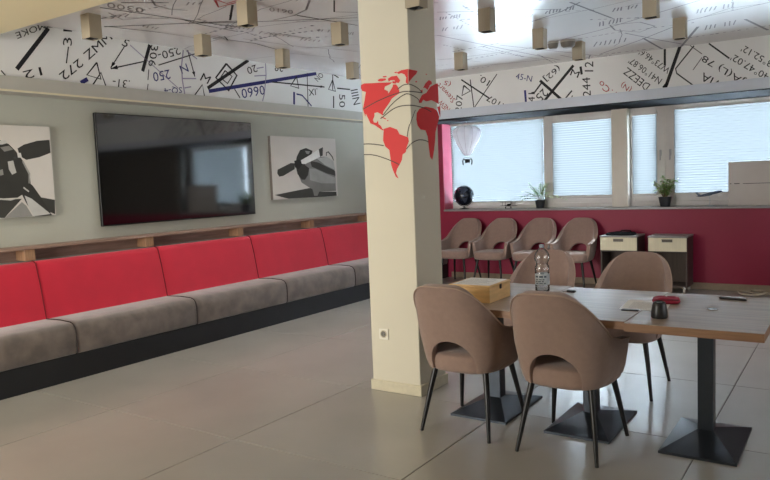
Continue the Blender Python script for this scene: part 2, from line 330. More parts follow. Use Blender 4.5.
D_LINES=[('L',0.0348,'k',[[3.166,2.541],[3.468,2.917]]),('L',0.0088,'k',[[3.466,2.927],[3.825,2.981]]),('L',0.0109,'k',[[3.64,2.786],[3.609,2.64]]),('L',0.0144,'k',[[3.907,2.682],[3.798,2.559],[3.937,2.536],[3.907,2.682]]),('L',0.0143,'k',[[3.848,2.473],[3.942,2.596],[3.989,2.461]]),('L',0.0372,'n',[[3.734,2.483],[3.803,2.524]]),('L',0.0105,'k',[[3.037,2.517],[3.078,2.469]]),('L',0.0102,'k',[[4.211,2.865],[4.047,2.65]]),('L',0.0116,'k',[[4.414,2.75],[4.047,2.642]]),('L',0.0354,'k',[[4.499,2.92],[4.396,2.656]]),('L',0.0109,'k',[[4.588,2.736],[5.069,2.909]]),('L',0.015,'v',[[4.909,2.924],[4.873,2.76],[4.873,2.617],[4.895,2.46]]),('L',0.0126,'v',[[4.877,2.634],[5.055,2.651]]),('L',0.0127,'v',[[4.895,2.541],[4.981,2.561]]),('L',0.0128,'v',[[4.945,2.924],[5.084,2.855]]),('L',0.0128,'k',[[4.966,2.932],[5.039,2.67]]),('L',0.0093,'v',[[4.274,2.888],[4.811,2.533]]),('L',0.0141,'k',[[5.024,2.48],[5.135,2.597],[5.154,2.48]]),('L',0.0096,'k',[[4.469,2.68],[4.451,2.578]]),('L',0.0096,'k',[[4.45,2.54],[4.432,2.462]]),('L',0.0364,'k',[[5.204,2.566],[5.833,2.933]]),('L',0.0389,'n',[[5.218,2.535],[7.027,2.909]]),('L',0.0241,'k',[[5.492,2.854],[5.64,2.744],[5.504,2.566],[5.328,2.688],[5.492,2.854]]),('L',0.0152,'k',[[5.468,2.777],[5.567,2.725],[5.493,2.642],[5.395,2.694],[5.468,2.777]]),('L',0.0142,'k',[[5.593,2.591],[5.67,2.499]]),('L',0.014,'v',[[6.106,3.036],[6.107,2.796],[6.062,2.574],[6.026,2.492]]),('L',0.0123,'v',[[5.958,2.855],[6.074,2.882]]),('L',0.0122,'v',[[5.914,2.765],[6.107,2.792]]),('L',0.0156,'k',[[6.199,2.725],[7.181,2.754]]),('L',0.0181,'k',[[6.643,2.832],[6.526,2.709],[6.675,2.694],[6.643,2.832]]),('L',0.033,'n',[[6.584,2.641],[6.573,2.489]]),('L',0.0181,'n',[[6.627,2.62],[6.731,2.613],[6.904,2.493]]),('L',0.014,'k',[[6.847,2.897],[6.835,2.476]]),('L',0.0184,'k',[[7.359,2.86],[7.262,2.73],[7.408,2.718],[7.359,2.86]]),('L',0.0184,'k',[[7.366,2.951],[7.35,2.73]]),('L',0.0167,'k',[[7.365,2.938],[7.488,2.903]]),('L',0.0234,'k',[[7.363,2.654],[7.352,2.497]]),('L',0.0169,'k',[[7.446,2.761],[7.732,2.77]]),('W',0.0204,'k',[[-4.563,2.793],[-4.463,2.707],[-4.596,2.658],[-4.563,2.793]]),('W',0.019,'k',[[-4.6,2.877],[-4.186,2.584]]),('W',0.0144,'k',[[-4.462,2.862],[-4.413,2.443]]),('W',0.0125,'k',[[-4.059,2.89],[-4.404,2.483]]),('W',0.0283,'n',[[-3.665,2.634],[-3.655,2.467]]),('W',0.0201,'k',[[-3.577,2.589],[-3.531,2.594],[-3.425,2.714]]),('W',0.0344,'k',[[-3.455,2.736],[-3.166,2.458]]),('W',0.0343,'k',[[-3.414,2.457],[-3.009,2.874]]),('W',0.0289,'k',[[-2.919,2.849],[-2.905,2.749]]),('W',0.018,'k',[[-3.127,2.467],[-3.034,2.563]]),('W',0.0128,'k',[[-3.042,2.471],[-3.028,2.501]]),('W',0.038,'k',[[-1.747,2.933],[-1.911,2.476]]),('W',0.0389,'k',[[-1.932,2.478],[-1.887,2.531]]),('W',0.025,'k',[[-1.914,2.927],[-1.915,2.737]]),('W',0.0143,'k',[[-1.596,2.92],[-1.796,2.686],[-1.784,2.631],[-1.597,2.465]]),('W',0.0089,'d',[[-1.682,2.969],[-1.511,2.816]]),('W',0.0088,'d',[[-1.607,2.648],[-1.511,2.777]]),('W',0.0162,'k',[[-1.44,2.924],[-1.228,2.73]]),('C',0.0182,'d',[[-3.551,4.314],[-3.759,4.517],[-3.959,4.6],[-4.199,4.601]]),('C',0.0221,'r',[[-4.076,3.826],[-4.213,3.987],[-4.011,3.981]]),('C',0.0177,'r',[[-4.064,3.838],[-4.083,3.952],[-3.949,3.945]]),('C',0.0144,'k',[[-4.729,4.034],[-4.768,4.295],[-4.741,4.714]]),('C',0.0144,'k',[[-4.861,4.144],[-4.475,4.456],[-3.621,5.037]]),('C',0.016,'k',[[-3.944,4.613],[-3.796,5.277]]),('C',0.0144,'d',[[-4.564,4.959],[-4.471,5.422]]),('C',0.0144,'k',[[-5.064,4.905],[-5.01,5.198],[-5.08,5.65]]),('C',0.0128,'d',[[-4.931,4.961],[-4.802,5.666],[-4.506,6.244]]),('C',0.0138,'k',[[-3.411,4.443],[-3.641,4.735],[-3.508,4.883]]),('C',0.016,'k',[[-5.132,4.759],[-4.978,4.764],[-5.088,4.912]]),('C',0.0128,'d',[[-5.804,5.747],[-5.36,5.842]]),('C',0.0128,'d',[[-5.134,5.782],[-4.912,6.526]]),('C',0.0128,'d',[[-4.809,5.748],[-4.318,5.987]]),('C',0.0184,'k',[[-4.082,4.012],[-4.467,4.35]]),('C',0.0152,'k',[[-4.871,3.382],[-4.698,4.223],[-4.603,4.594]]),('C',0.016,'k',[[-5.41,3.783],[-4.765,4.212],[-4.444,4.415]]),('C',0.0144,'k',[[-5.39,3.769],[-5.255,4.25]]),('C',0.0145,'d',[[-4.415,3.512],[-4.521,3.623],[-4.533,3.761],[-4.47,3.894]]),('C',0.0132,'k',[[-4.64,3.402],[-4.383,3.641]]),('C',0.0128,'d',[[-5.018,3.709],[-4.784,3.963]]),('C',0.0127,'d',[[-4.965,3.519],[-5.09,3.741],[-4.834,3.835]]),('C',0.0128,'d',[[-5.255,4.25],[-5.22,4.603]]),('C',0.0128,'d',[[-5.16,4.729],[-4.989,4.677],[-5.072,4.859]]),('C',0.0288,'g',[[-1.362,7.72],[-1.788,8.951]]),('C',0.0256,'g',[[-1.943,7.917],[-1.94,8.927]]),('C',0.016,'g',[[-2.6,8.558],[-1.998,8.01],[-1.365,7.333],[-0.668,7.077]]),('C',0.016,'g',[[-3.482,6.175],[-3.318,7.289],[-3.111,8.601]]),('C',0.0144,'g',[[-4.202,7.433],[-3.203,7.574],[-2.169,7.151],[-1.14,6.549]]),('C',0.016,'g',[[-2.022,6.987],[-1.761,7.066],[-1.693,7.367],[-1.885,7.56],[-2.053,7.264],[-2.022,6.987]]),('C',0.0288,'g',[[-0.937,7.687],[-0.817,8.479]]),('C',0.0208,'g',[[-2.013,5.826],[-1.918,6.692]]),('C',0.016,'g',[[-3.009,5.348],[-2.163,6.004]]),('C',0.0144,'g',[[-3.244,7.127],[-2.35,9.415]]),('C',0.016,'g',[[-2.018,7.495],[-1.829,8.18],[-1.568,9.005]]),('C',0.016,'g',[[-2.558,6.296],[-2.202,6.111],[-1.948,5.886]]),('C',0.0144,'g',[[-1.272,7.31],[-0.982,7.067],[-0.747,7.095]]),('C',0.016,'g',[[-4.582,8.095],[-3.294,8.404]]),('C',0.0144,'g',[[-2.982,8.249],[-2.921,8.602],[-2.713,8.533],[-2.874,8.958],[-2.736,9.002]]),('C',0.0128,'d',[[-4.511,4.687],[-4.614,4.763],[-4.621,4.758]]),('C',0.0128,'d',[[-4.522,4.643],[-4.603,4.7],[-4.632,4.715]]),('C',0.0128,'d',[[-4.54,4.608],[-4.613,4.655],[-4.635,4.665]]),('C',0.0128,'d',[[-4.537,4.547],[-4.608,4.601],[-4.66,4.643]]),('C',0.0128,'d',[[-4.563,4.531],[-4.636,4.571],[-4.654,4.574]]),('C',0.0128,'d',[[-4.574,4.493],[-4.659,4.54],[-4.664,4.529]]),('C',0.0128,'d',[[-4.57,4.434],[-4.629,4.465],[-4.689,4.506]]),('C',0.0119,'d',[[-4.178,3.794],[-4.219,3.804],[-4.259,3.825]]),('C',0.0119,'d',[[-4.223,3.761],[-4.26,3.776],[-4.302,3.803]]),('C',0.0119,'d',[[-4.259,3.731],[-4.339,3.777],[-4.354,3.778]]),('C',0.0128,'d',[[-4.89,3.653],[-4.96,3.678],[-4.993,3.688]]),('C',0.0128,'d',[[-4.946,3.628],[-5.007,3.649],[-5.049,3.668]]),('C',0.0128,'d',[[-4.987,3.605],[-5.095,3.647],[-5.121,3.646]]),('C',0.0128,'d',[[-4.487,5.144],[-4.536,5.172],[-4.577,5.202]]),('C',0.0128,'d',[[-4.514,5.089],[-4.574,5.135],[-4.586,5.138]]),('C',0.0128,'d',[[-4.526,5.042],[-4.579,5.056],[-4.61,5.066]]),('C',0.0128,'d',[[-4.534,4.974],[-4.578,4.979],[-4.637,5.018]]),('C',0.0128,'d',[[-4.564,4.931],[-4.616,4.942],[-4.641,4.944]]),('C',0.0128,'d',[[-4.571,4.851],[-4.616,4.871],[-4.67,4.91]]),('C',0.0128,'d',[[-5.102,4.11],[-5.149,4.121],[-5.186,4.135]]),('C',0.0128,'d',[[-5.116,4.067],[-5.177,4.096],[-5.179,4.089]]),('C',0.0128,'d',[[-5.108,4.011],[-5.155,4.034],[-5.195,4.057]]),('C',0.0128,'d',[[-5.124,3.976],[-5.178,4.004],[-5.186,4.004]]),('C',0.0128,'d',[[-4.041,5.368],[-4.083,5.402],[-4.105,5.418]]),('C',0.0128,'d',[[-4.055,5.34],[-4.088,5.358],[-4.121,5.386]]),('C',0.0128,'d',[[-4.066,5.295],[-4.114,5.344],[-4.141,5.371]]),('C',0.0128,'d',[[-4.087,5.275],[-4.146,5.334],[-4.149,5.33]]),('C',0.0128,'d',[[-4.092,5.235],[-4.167,5.31],[-4.175,5.312]]),('C',0.0128,'d',[[-4.131,5.188],[-4.187,5.239],[-4.195,5.239]]),('C',0.0128,'d',[[-4.141,5.148],[-4.213,5.224],[-4.216,5.221]]),('C',0.0128,'d',[[-4.453,5.537],[-4.506,5.581],[-4.517,5.583]]),('C',0.0128,'d',[[-4.469,5.49],[-4.501,5.507],[-4.538,5.538]]),('C',0.0128,'d',[[-4.49,5.453],[-4.526,5.467],[-4.554,5.484]]),('C',0.0128,'d',[[-4.501,5.396],[-4.553,5.433],[-4.579,5.45]]),('C',0.0128,'d',[[-4.513,5.346],[-4.579,5.396],[-4.603,5.41]]),('C',0.0128,'d',[[-3.995,5.479],[-4.036,5.524],[-4.077,5.573]]),('C',0.0128,'d',[[-4.004,5.463],[-4.053,5.509],[-4.092,5.55]]),('C',0.0128,'d',[[-4.028,5.458],[-4.087,5.517],[-4.092,5.515]]),('C',0.0128,'d',[[-4.051,5.42],[-4.109,5.475],[-4.117,5.474]]),('C',0.0128,'d',[[-4.058,5.389],[-4.094,5.423],[-4.134,5.466]]),('C',0.0128,'d',[[-4.077,5.385],[-4.111,5.408],[-4.138,5.431]]),('C',0.0128,'d',[[-4.081,5.348],[-4.149,5.423],[-4.159,5.43]]),('C',0.0128,'g',[[-2.895,5.551],[-2.93,5.606],[-2.962,5.663]]),('C',0.0128,'g',[[-2.919,5.542],[-2.956,5.606],[-2.987,5.662]]),('C',0.0128,'g',[[-2.94,5.543],[-2.996,5.627],[-3.016,5.652]]),('C',0.0128,'g',[[-2.968,5.546],[-3.007,5.594],[-3.038,5.639]]),('C',0.0128,'g',[[-3.026,5.543],[-3.061,5.596],[-3.08,5.623]]),('C',0.0128,'g',[[-3.051,5.536],[-3.085,5.588],[-3.105,5.62]]),('C',0.0128,'g',[[-3.069,5.518],[-3.111,5.586],[-3.138,5.63]]),('C',0.0128,'g',[[-3.076,5.942],[-3.155,6.057],[-3.181,6.087]]),('C',0.0128,'g',[[-3.119,5.942],[-3.166,6.005],[-3.21,6.076]]),('C',0.0128,'g',[[-3.171,5.955],[-3.223,6.045],[-3.23,6.05]]),('C',0.0128,'g',[[-3.221,5.925],[-3.271,5.978],[-3.325,6.058]]),('C',0.0128,'g',[[-3.264,5.92],[-3.337,6.03],[-3.356,6.051]]),('C',0.0128,'g',[[-2.417,6.013],[-2.453,6.062],[-2.485,6.124]]),('C',0.0128,'g',[[-2.448,6.008],[-2.506,6.125],[-2.517,6.133]]),('C',0.0128,'g',[[-2.478,6.004],[-2.537,6.123],[-2.551,6.141]]),('C',0.0128,'g',[[-2.511,6.001],[-2.566,6.12],[-2.582,6.148]]),('C',0.0128,'g',[[-2.57,6.005],[-2.623,6.1],[-2.653,6.153]]),('C',0.0128,'g',[[-2.603,6.01],[-2.661,6.115],[-2.685,6.152]]),('C',0.0128,'g',[[-2.642,6.017],[-2.692,6.115],[-2.711,6.149]]),('C',0.0128,'g',[[-1.853,6.736],[-1.895,6.883],[-1.908,6.925]]),('C',0.0128,'g',[[-1.874,6.725],[-1.937,6.913],[-1.956,6.953]]),('C',0.0128,'g',[[-1.916,6.758],[-1.962,6.887],[-1.982,6.932]]),('C',0.0128,'g',[[-1.948,6.762],[-1.984,6.844],[-2.019,6.943]]),('C',0.0128,'g',[[-2.021,6.765],[-2.067,6.92],[-2.084,6.971]]),('C',0.0128,'g',[[-2.056,6.783],[-2.105,6.932],[-2.119,6.967]]),('C',0.0128,'g',[[-2.082,7.767],[-2.153,7.969],[-2.168,7.979]]),('C',0.0128,'g',[[-2.146,7.78],[-2.182,7.888],[-2.207,7.967]]),('C',0.0128,'g',[[-2.189,7.759],[-2.232,7.874],[-2.27,7.992]]),('C',0.0128,'g',[[-2.23,7.748],[-2.298,7.918],[-2.335,8.006]]),('C',0.0128,'g',[[-2.288,7.749],[-2.36,7.953],[-2.383,8.007]]),('C',0.0128,'g',[[-2.348,7.786],[-2.412,7.948],[-2.429,7.97]]),('C',0.0128,'g',[[-2.383,7.748],[-2.459,7.912],[-2.503,8.011]]),('C',0.0128,'g',[[-2.035,5.985],[-2.061,6.041],[-2.085,6.104]]),('C',0.0128,'g',[[-2.059,5.986],[-2.106,6.09],[-2.118,6.1]]),('C',0.0128,'g',[[-2.085,5.979],[-2.124,6.05],[-2.151,6.106]]),('C',0.0128,'g',[[-2.152,5.991],[-2.181,6.045],[-2.2,6.088]]),('C',0.0128,'g',[[-2.182,5.989],[-2.217,6.066],[-2.23,6.088]]),('C',0.0128,'g',[[-2.209,5.98],[-2.253,6.084],[-2.262,6.095]]),('C',0.0128,'g',[[-2.233,5.964],[-2.265,6.028],[-2.299,6.109]]),('C',0.0128,'g',[[-2.268,5.991],[-2.297,6.028],[-2.323,6.079]]),('C',0.0128,'g',[[-1.015,7.668],[-1.047,7.807],[-1.067,7.907]]),('C',0.0128,'g',[[-1.066,7.673],[-1.086,7.79],[-1.105,7.919]]),('C',0.0128,'g',[[-1.112,7.698],[-1.142,7.887],[-1.149,7.91]]),('C',0.0128,'g',[[-1.201,7.724],[-1.221,7.806],[-1.241,7.916]]),('C',0.0128,'g',[[-1.239,7.711],[-1.279,7.893],[-1.295,7.947]]),('C',0.0128,'g',[[-1.279,7.716],[-1.334,7.95],[-1.348,7.959]]),('C',0.0128,'g',[[-0.928,6.862],[-0.95,6.988],[-0.961,7.047]]),('C',0.0128,'g',[[-0.967,6.886],[-0.984,6.983],[-0.992,7.029]]),('C',0.0128,'g',[[-0.998,6.866],[-1.019,6.972],[-1.034,7.056]]),('C',0.0128,'g',[[-1.066,6.887],[-1.097,7.0],[-1.112,7.048]]),('C',0.0128,'g',[[-1.1,6.878],[-1.133,6.995],[-1.152,7.063]]),('C',0.0128,'g',[[-1.134,6.874],[-1.166,6.964],[-1.192,7.075]]),('C',0.0128,'g',[[-1.172,6.871],[-1.204,6.972],[-1.229,7.085]]),('C',0.0128,'g',[[-1.213,6.894],[-1.253,7.057],[-1.263,7.067]]),('C',0.0128,'g',[[-2.423,5.588],[-2.465,5.664],[-2.472,5.669]]),('C',0.0128,'g',[[-2.439,5.572],[-2.481,5.639],[-2.503,5.672]]),('C',0.0128,'g',[[-2.469,5.567],[-2.509,5.647],[-2.519,5.663]]),('C',0.0128,'g',[[-2.51,5.551],[-2.558,5.636],[-2.572,5.653]]),('C',0.0128,'g',[[-2.538,5.559],[-2.584,5.633],[-2.591,5.632]]),('C',0.0128,'g',[[-2.556,5.534],[-2.609,5.63],[-2.62,5.643]]),('C',0.0128,'g',[[-2.583,5.543],[-2.63,5.615],[-2.64,5.621]]),('C',0.0128,'g',[[-2.613,5.534],[-2.643,5.588],[-2.658,5.616]]),('C',0.0128,'g',[[-1.597,6.323],[-1.631,6.408],[-1.648,6.447]]),('C',0.0128,'g',[[-1.63,6.336],[-1.655,6.376],[-1.676,6.428]]),('C',0.0128,'g',[[-1.662,6.311],[-1.689,6.394],[-1.706,6.451]]),('C',0.0128,'g',[[-1.723,6.306],[-1.747,6.374],[-1.769,6.447]]),('C',0.0128,'g',[[-1.751,6.313],[-1.793,6.424],[-1.804,6.436]]),('C',0.0128,'g',[[-1.778,6.305],[-1.82,6.398],[-1.84,6.439]])]
D_MAP=[('A','map',[[-2.921,2.189],[-2.892,2.197],[-2.822,2.191],[-2.754,2.187],[-2.697,2.182],[-2.656,2.179],[-2.677,2.167],[-2.719,2.157],[-2.725,2.138],[-2.697,2.124],[-2.692,2.107],[-2.673,2.129],[-2.657,2.148],[-2.651,2.164],[-2.626,2.161],[-2.607,2.134],[-2.6,2.1],[-2.64,2.083],[-2.666,2.069],[-2.693,2.037],[-2.72,2.01],[-2.742,1.986],[-2.747,1.961],[-2.764,1.975],[-2.79,1.988],[-2.816,1.984],[-2.816,1.964],[-2.831,1.938],[-2.823,1.92],[-2.802,1.916],[-2.788,1.931],[-2.785,1.906],[-2.765,1.891],[-2.753,1.869],[-2.737,1.863],[-2.75,1.858],[-2.778,1.875],[-2.815,1.9],[-2.853,1.916],[-2.873,1.955],[-2.89,1.988],[-2.894,1.964],[-2.909,2.007],[-2.912,2.025],[-2.897,2.076],[-2.882,2.137],[-2.912,2.147],[-2.923,2.165]]),('A','map',[[-2.779,2.208],[-2.752,2.215],[-2.711,2.211],[-2.706,2.2],[-2.743,2.194],[-2.769,2.197]]),('A','map',[[-2.734,2.229],[-2.705,2.227],[-2.7,2.22],[-2.728,2.219]]),('A','map',[[-2.693,2.207],[-2.664,2.219],[-2.618,2.219],[-2.609,2.206],[-2.592,2.183],[-2.605,2.168],[-2.63,2.175],[-2.64,2.192],[-2.67,2.194],[-2.686,2.187]]),('A','map',[[-2.655,2.187],[-2.63,2.181],[-2.626,2.166],[-2.656,2.172]]),('A','map',[[-2.642,2.243],[-2.617,2.247],[-2.622,2.234]]),('A','map',[[-2.622,2.239],[-2.581,2.251],[-2.527,2.253],[-2.531,2.154],[-2.55,2.166],[-2.543,2.198],[-2.557,2.221],[-2.582,2.232],[-2.602,2.228]]),('B','map',[[4.059,2.25],[4.177,2.25],[4.159,2.229],[4.117,2.204],[4.075,2.175],[4.053,2.15]]),('A','map',[[-2.741,1.87],[-2.689,1.879],[-2.632,1.857],[-2.614,1.824],[-2.546,1.798],[-2.541,1.771],[-2.561,1.73],[-2.569,1.699],[-2.595,1.684],[-2.603,1.647],[-2.623,1.616],[-2.644,1.59],[-2.656,1.559],[-2.634,1.522],[-2.657,1.534],[-2.677,1.576],[-2.692,1.62],[-2.698,1.684],[-2.703,1.722],[-2.734,1.746],[-2.752,1.79],[-2.747,1.838]]),('A','map',[[-2.763,1.958],[-2.718,1.938],[-2.725,1.933],[-2.76,1.951]]),('A','map',[[-2.712,1.928],[-2.7,1.925],[-2.702,1.919],[-2.713,1.921]]),('B','map',[[4.179,2.037],[4.188,2.054],[4.224,2.091],[4.285,2.111],[4.34,2.157],[4.412,2.183],[4.452,2.192],[4.456,2.092],[4.453,2.045],[4.403,2.057],[4.351,2.065],[4.281,2.051],[4.239,2.06],[4.212,2.035]]),('B','map',[[4.244,2.14],[4.272,2.172],[4.325,2.203],[4.363,2.196],[4.367,2.179],[4.34,2.17],[4.303,2.132],[4.27,2.145]]),('B','map',[[4.142,2.177],[4.166,2.181],[4.167,2.173],[4.147,2.169]]),('B','map',[[4.276,2.241],[4.307,2.243],[4.296,2.235]]),('B','map',[[4.209,2.12],[4.235,2.13],[4.234,2.107],[4.208,2.105]]),('B','map',[[4.138,1.92],[4.147,1.963],[4.184,1.994],[4.265,2.015],[4.374,2.011],[4.428,1.996],[4.459,1.953],[4.434,1.913],[4.396,1.844],[4.385,1.778],[4.365,1.711],[4.338,1.644],[4.307,1.666],[4.294,1.732],[4.284,1.808],[4.254,1.85],[4.191,1.853],[4.152,1.878]]),('B','map',[[4.43,2.023],[4.476,2.032],[4.473,1.948],[4.461,1.97]])]
D_ARCS=[('A',[[-2.912,2.019],[-2.893,2.026],[-2.876,2.033],[-2.858,2.039],[-2.839,2.046],[-2.818,2.053],[-2.795,2.061],[-2.769,2.068],[-2.742,2.075],[-2.716,2.082],[-2.691,2.088],[-2.666,2.093],[-2.642,2.097],[-2.619,2.101],[-2.597,2.104],[-2.578,2.106],[-2.561,2.107],[-2.547,2.106],[-2.535,2.105],[-2.528,2.104]]),('B',[[4.053,2.102],[4.063,2.102],[4.086,2.103],[4.112,2.105],[4.139,2.105],[4.167,2.106],[4.196,2.106],[4.225,2.107]]),('A',[[-2.743,1.965],[-2.727,1.979],[-2.711,1.994],[-2.695,2.008],[-2.679,2.022],[-2.662,2.034],[-2.645,2.046],[-2.627,2.057],[-2.61,2.066],[-2.593,2.075],[-2.579,2.081],[-2.567,2.085],[-2.557,2.088],[-2.548,2.09],[-2.539,2.089],[-2.528,2.087],[-2.528,2.087]]),('B',[[4.053,2.084],[4.074,2.082],[4.099,2.078],[4.124,2.073],[4.147,2.067],[4.164,2.061],[4.174,2.056],[4.18,2.05],[4.182,2.044],[4.184,2.039],[4.187,2.033]]),('A',[[-2.766,1.941],[-2.741,1.954],[-2.716,1.968],[-2.691,1.982],[-2.667,1.994],[-2.643,2.003],[-2.62,2.009],[-2.598,2.012],[-2.575,2.013],[-2.553,2.013],[-2.532,2.012],[-2.528,2.012]]),('B',[[4.053,2.009],[4.084,2.011],[4.121,2.011],[4.159,2.01],[4.194,2.008],[4.227,2.006],[4.255,2.002],[4.279,1.998],[4.301,1.993],[4.322,1.988],[4.345,1.983]]),('A',[[-2.617,2.127],[-2.607,2.132],[-2.596,2.138],[-2.586,2.143],[-2.576,2.148],[-2.566,2.151],[-2.556,2.152],[-2.546,2.153],[-2.536,2.153],[-2.528,2.152]]),('B',[[4.054,2.149],[4.056,2.15],[4.073,2.15],[4.092,2.148],[4.112,2.146],[4.132,2.142],[4.152,2.138],[4.169,2.133],[4.183,2.129],[4.194,2.123],[4.205,2.118],[4.214,2.112],[4.225,2.107]]),('A',[[-2.92,1.776],[-2.906,1.775],[-2.891,1.775],[-2.877,1.774],[-2.862,1.773],[-2.846,1.771],[-2.827,1.769],[-2.808,1.765],[-2.787,1.762],[-2.767,1.758],[-2.747,1.754]]),('A',[[-2.92,1.702],[-2.901,1.7],[-2.882,1.699],[-2.863,1.698],[-2.844,1.695],[-2.823,1.691],[-2.8,1.685],[-2.776,1.678],[-2.751,1.669],[-2.727,1.661],[-2.706,1.653],[-2.687,1.645],[-2.67,1.638],[-2.655,1.631],[-2.639,1.624],[-2.623,1.616]]),('A',[[-2.562,1.72],[-2.554,1.727],[-2.547,1.734],[-2.539,1.741],[-2.531,1.748],[-2.529,1.749]]),('B',[[4.051,1.748],[4.062,1.754],[4.077,1.76],[4.093,1.766],[4.111,1.771],[4.128,1.775],[4.145,1.779],[4.162,1.781],[4.179,1.782],[4.196,1.782],[4.213,1.782],[4.228,1.781],[4.242,1.78],[4.255,1.778],[4.267,1.775],[4.279,1.772],[4.292,1.77]]),('A',[[-2.552,1.803],[-2.549,1.816],[-2.547,1.828],[-2.544,1.84],[-2.541,1.852],[-2.537,1.865],[-2.531,1.879],[-2.529,1.884]]),('B',[[4.052,1.882],[4.06,1.893],[4.073,1.91],[4.084,1.925],[4.095,1.938],[4.103,1.949],[4.11,1.958],[4.116,1.966],[4.122,1.974],[4.128,1.982]])]
D_PIC2=[(0.05,[[6.336,1.398],[6.711,1.436],[7.006,1.464],[7.241,1.408],[7.556,1.398],[7.559,1.343],[7.306,1.34],[6.579,1.343],[6.459,1.368]]),(0.22,[[6.753,1.782],[6.79,1.635],[6.847,1.538],[6.974,1.478],[7.055,1.447],[7.083,1.359],[7.151,1.357],[7.189,1.41],[7.549,1.41],[7.549,1.602],[7.521,1.816],[7.381,1.871],[7.206,1.87],[7.031,1.804]]),(0.5,[[7.17,1.848],[7.381,1.871],[7.521,1.816],[7.552,1.692],[7.337,1.76]]),(0.36,[[7.008,1.714],[7.126,1.713],[7.329,1.65],[7.555,1.584],[7.553,1.511],[7.249,1.519],[7.014,1.567]]),(0.05,[[7.032,1.815],[7.2,1.793],[7.547,1.681],[7.553,1.613],[7.364,1.649],[7.06,1.739]]),(0.04,[[6.775,1.866],[6.846,1.951],[6.962,1.979],[7.092,1.945],[7.053,1.869],[6.933,1.814],[6.929,1.761],[7.008,1.718],[6.979,1.632],[6.915,1.573],[6.85,1.575],[6.775,1.646],[6.742,1.761]]),(0.02,[[6.724,1.814],[6.821,1.831],[6.874,1.772],[6.802,1.709],[6.733,1.73]]),(0.85,[[6.852,1.821],[7.038,1.89],[7.248,1.98],[7.312,1.996],[7.293,1.882],[6.93,1.772],[6.865,1.778]]),(0.06,[[7.22,1.968],[7.309,1.996],[7.297,1.886],[7.24,1.868]]),(0.05,[[6.409,1.705],[6.659,1.787],[6.731,1.782],[6.725,1.709],[6.509,1.628],[6.433,1.619],[6.4,1.66]]),(0.05,[[7.367,1.927],[7.422,1.945],[7.51,1.872],[7.535,1.819],[7.521,1.819],[7.488,1.868],[7.413,1.929],[7.384,1.92],[7.382,1.882],[7.364,1.882]]),(0.3,[[6.942,1.942],[7.041,1.937],[7.012,1.9],[6.966,1.906]])]
D_PIC1=[(0.04,[[2.805,1.865],[2.897,1.954],[3.004,1.993],[3.073,1.973],[3.143,1.942],[3.194,1.888],[3.244,1.815],[3.302,1.703],[3.303,1.609],[3.259,1.536],[3.18,1.492],[3.033,1.489],[2.877,1.513],[2.786,1.639]]),(0.045,[[3.214,1.907],[3.273,1.941],[3.392,1.976],[3.504,1.987],[3.505,1.874],[3.4,1.835],[3.282,1.811],[3.228,1.843]]),(0.05,[[3.371,1.49],[3.51,1.459],[3.503,1.333],[3.383,1.388]]),(0.04,[[3.157,1.668],[3.223,1.671],[3.321,1.59],[3.382,1.493],[3.474,1.324],[3.319,1.325],[3.251,1.442],[3.204,1.556]]),(0.6,[[3.241,1.508],[3.302,1.478],[3.463,1.336],[3.309,1.326],[3.268,1.413]]),(0.05,[[2.692,1.494],[3.032,1.48],[3.216,1.481],[3.056,1.327],[2.681,1.365]]),(0.3,[[3.056,1.327],[3.214,1.453],[3.249,1.42],[3.299,1.327]]),(0.6,[[3.033,1.494],[3.123,1.481],[3.227,1.496],[3.122,1.47],[3.032,1.481]]),(0.55,[[3.122,1.796],[3.169,1.805],[3.176,1.76],[3.188,1.704],[3.149,1.686],[3.126,1.732]]),(0.7,[[3.207,1.87],[3.239,1.87],[3.245,1.83],[3.211,1.83]]),(0.6,[[3.055,1.965],[3.118,1.974],[3.135,1.951],[3.088,1.937],[3.052,1.937]]),(0.6,[[3.24,1.583],[3.286,1.544],[3.278,1.535],[3.235,1.57]]),(0.25,[[3.068,1.913],[3.142,1.928],[3.176,1.897],[3.101,1.878]]),(0.3,[[3.044,1.724],[3.075,1.733],[3.078,1.687],[3.049,1.679]]),(0.35,[[3.253,1.806],[3.306,1.694],[3.294,1.609],[3.284,1.61],[3.291,1.688],[3.243,1.796]]),(0.045,[[2.531,2.011],[2.677,2.084],[2.809,2.108],[2.881,1.971],[2.842,1.9],[2.757,1.882]])]
D_POLY=[('L','k',[[4.047,2.65],[4.069,2.708],[4.102,2.693]]),('L','k',[[4.047,2.642],[4.117,2.683],[4.124,2.644]]),('L','k',[[5.039,2.67],[5.005,2.712],[5.046,2.725]]),('L','k',[[7.181,2.754],[7.096,2.735],[7.104,2.768]]),('C','k',[[-4.467,4.35],[-4.338,4.219],[-4.333,4.25]])]
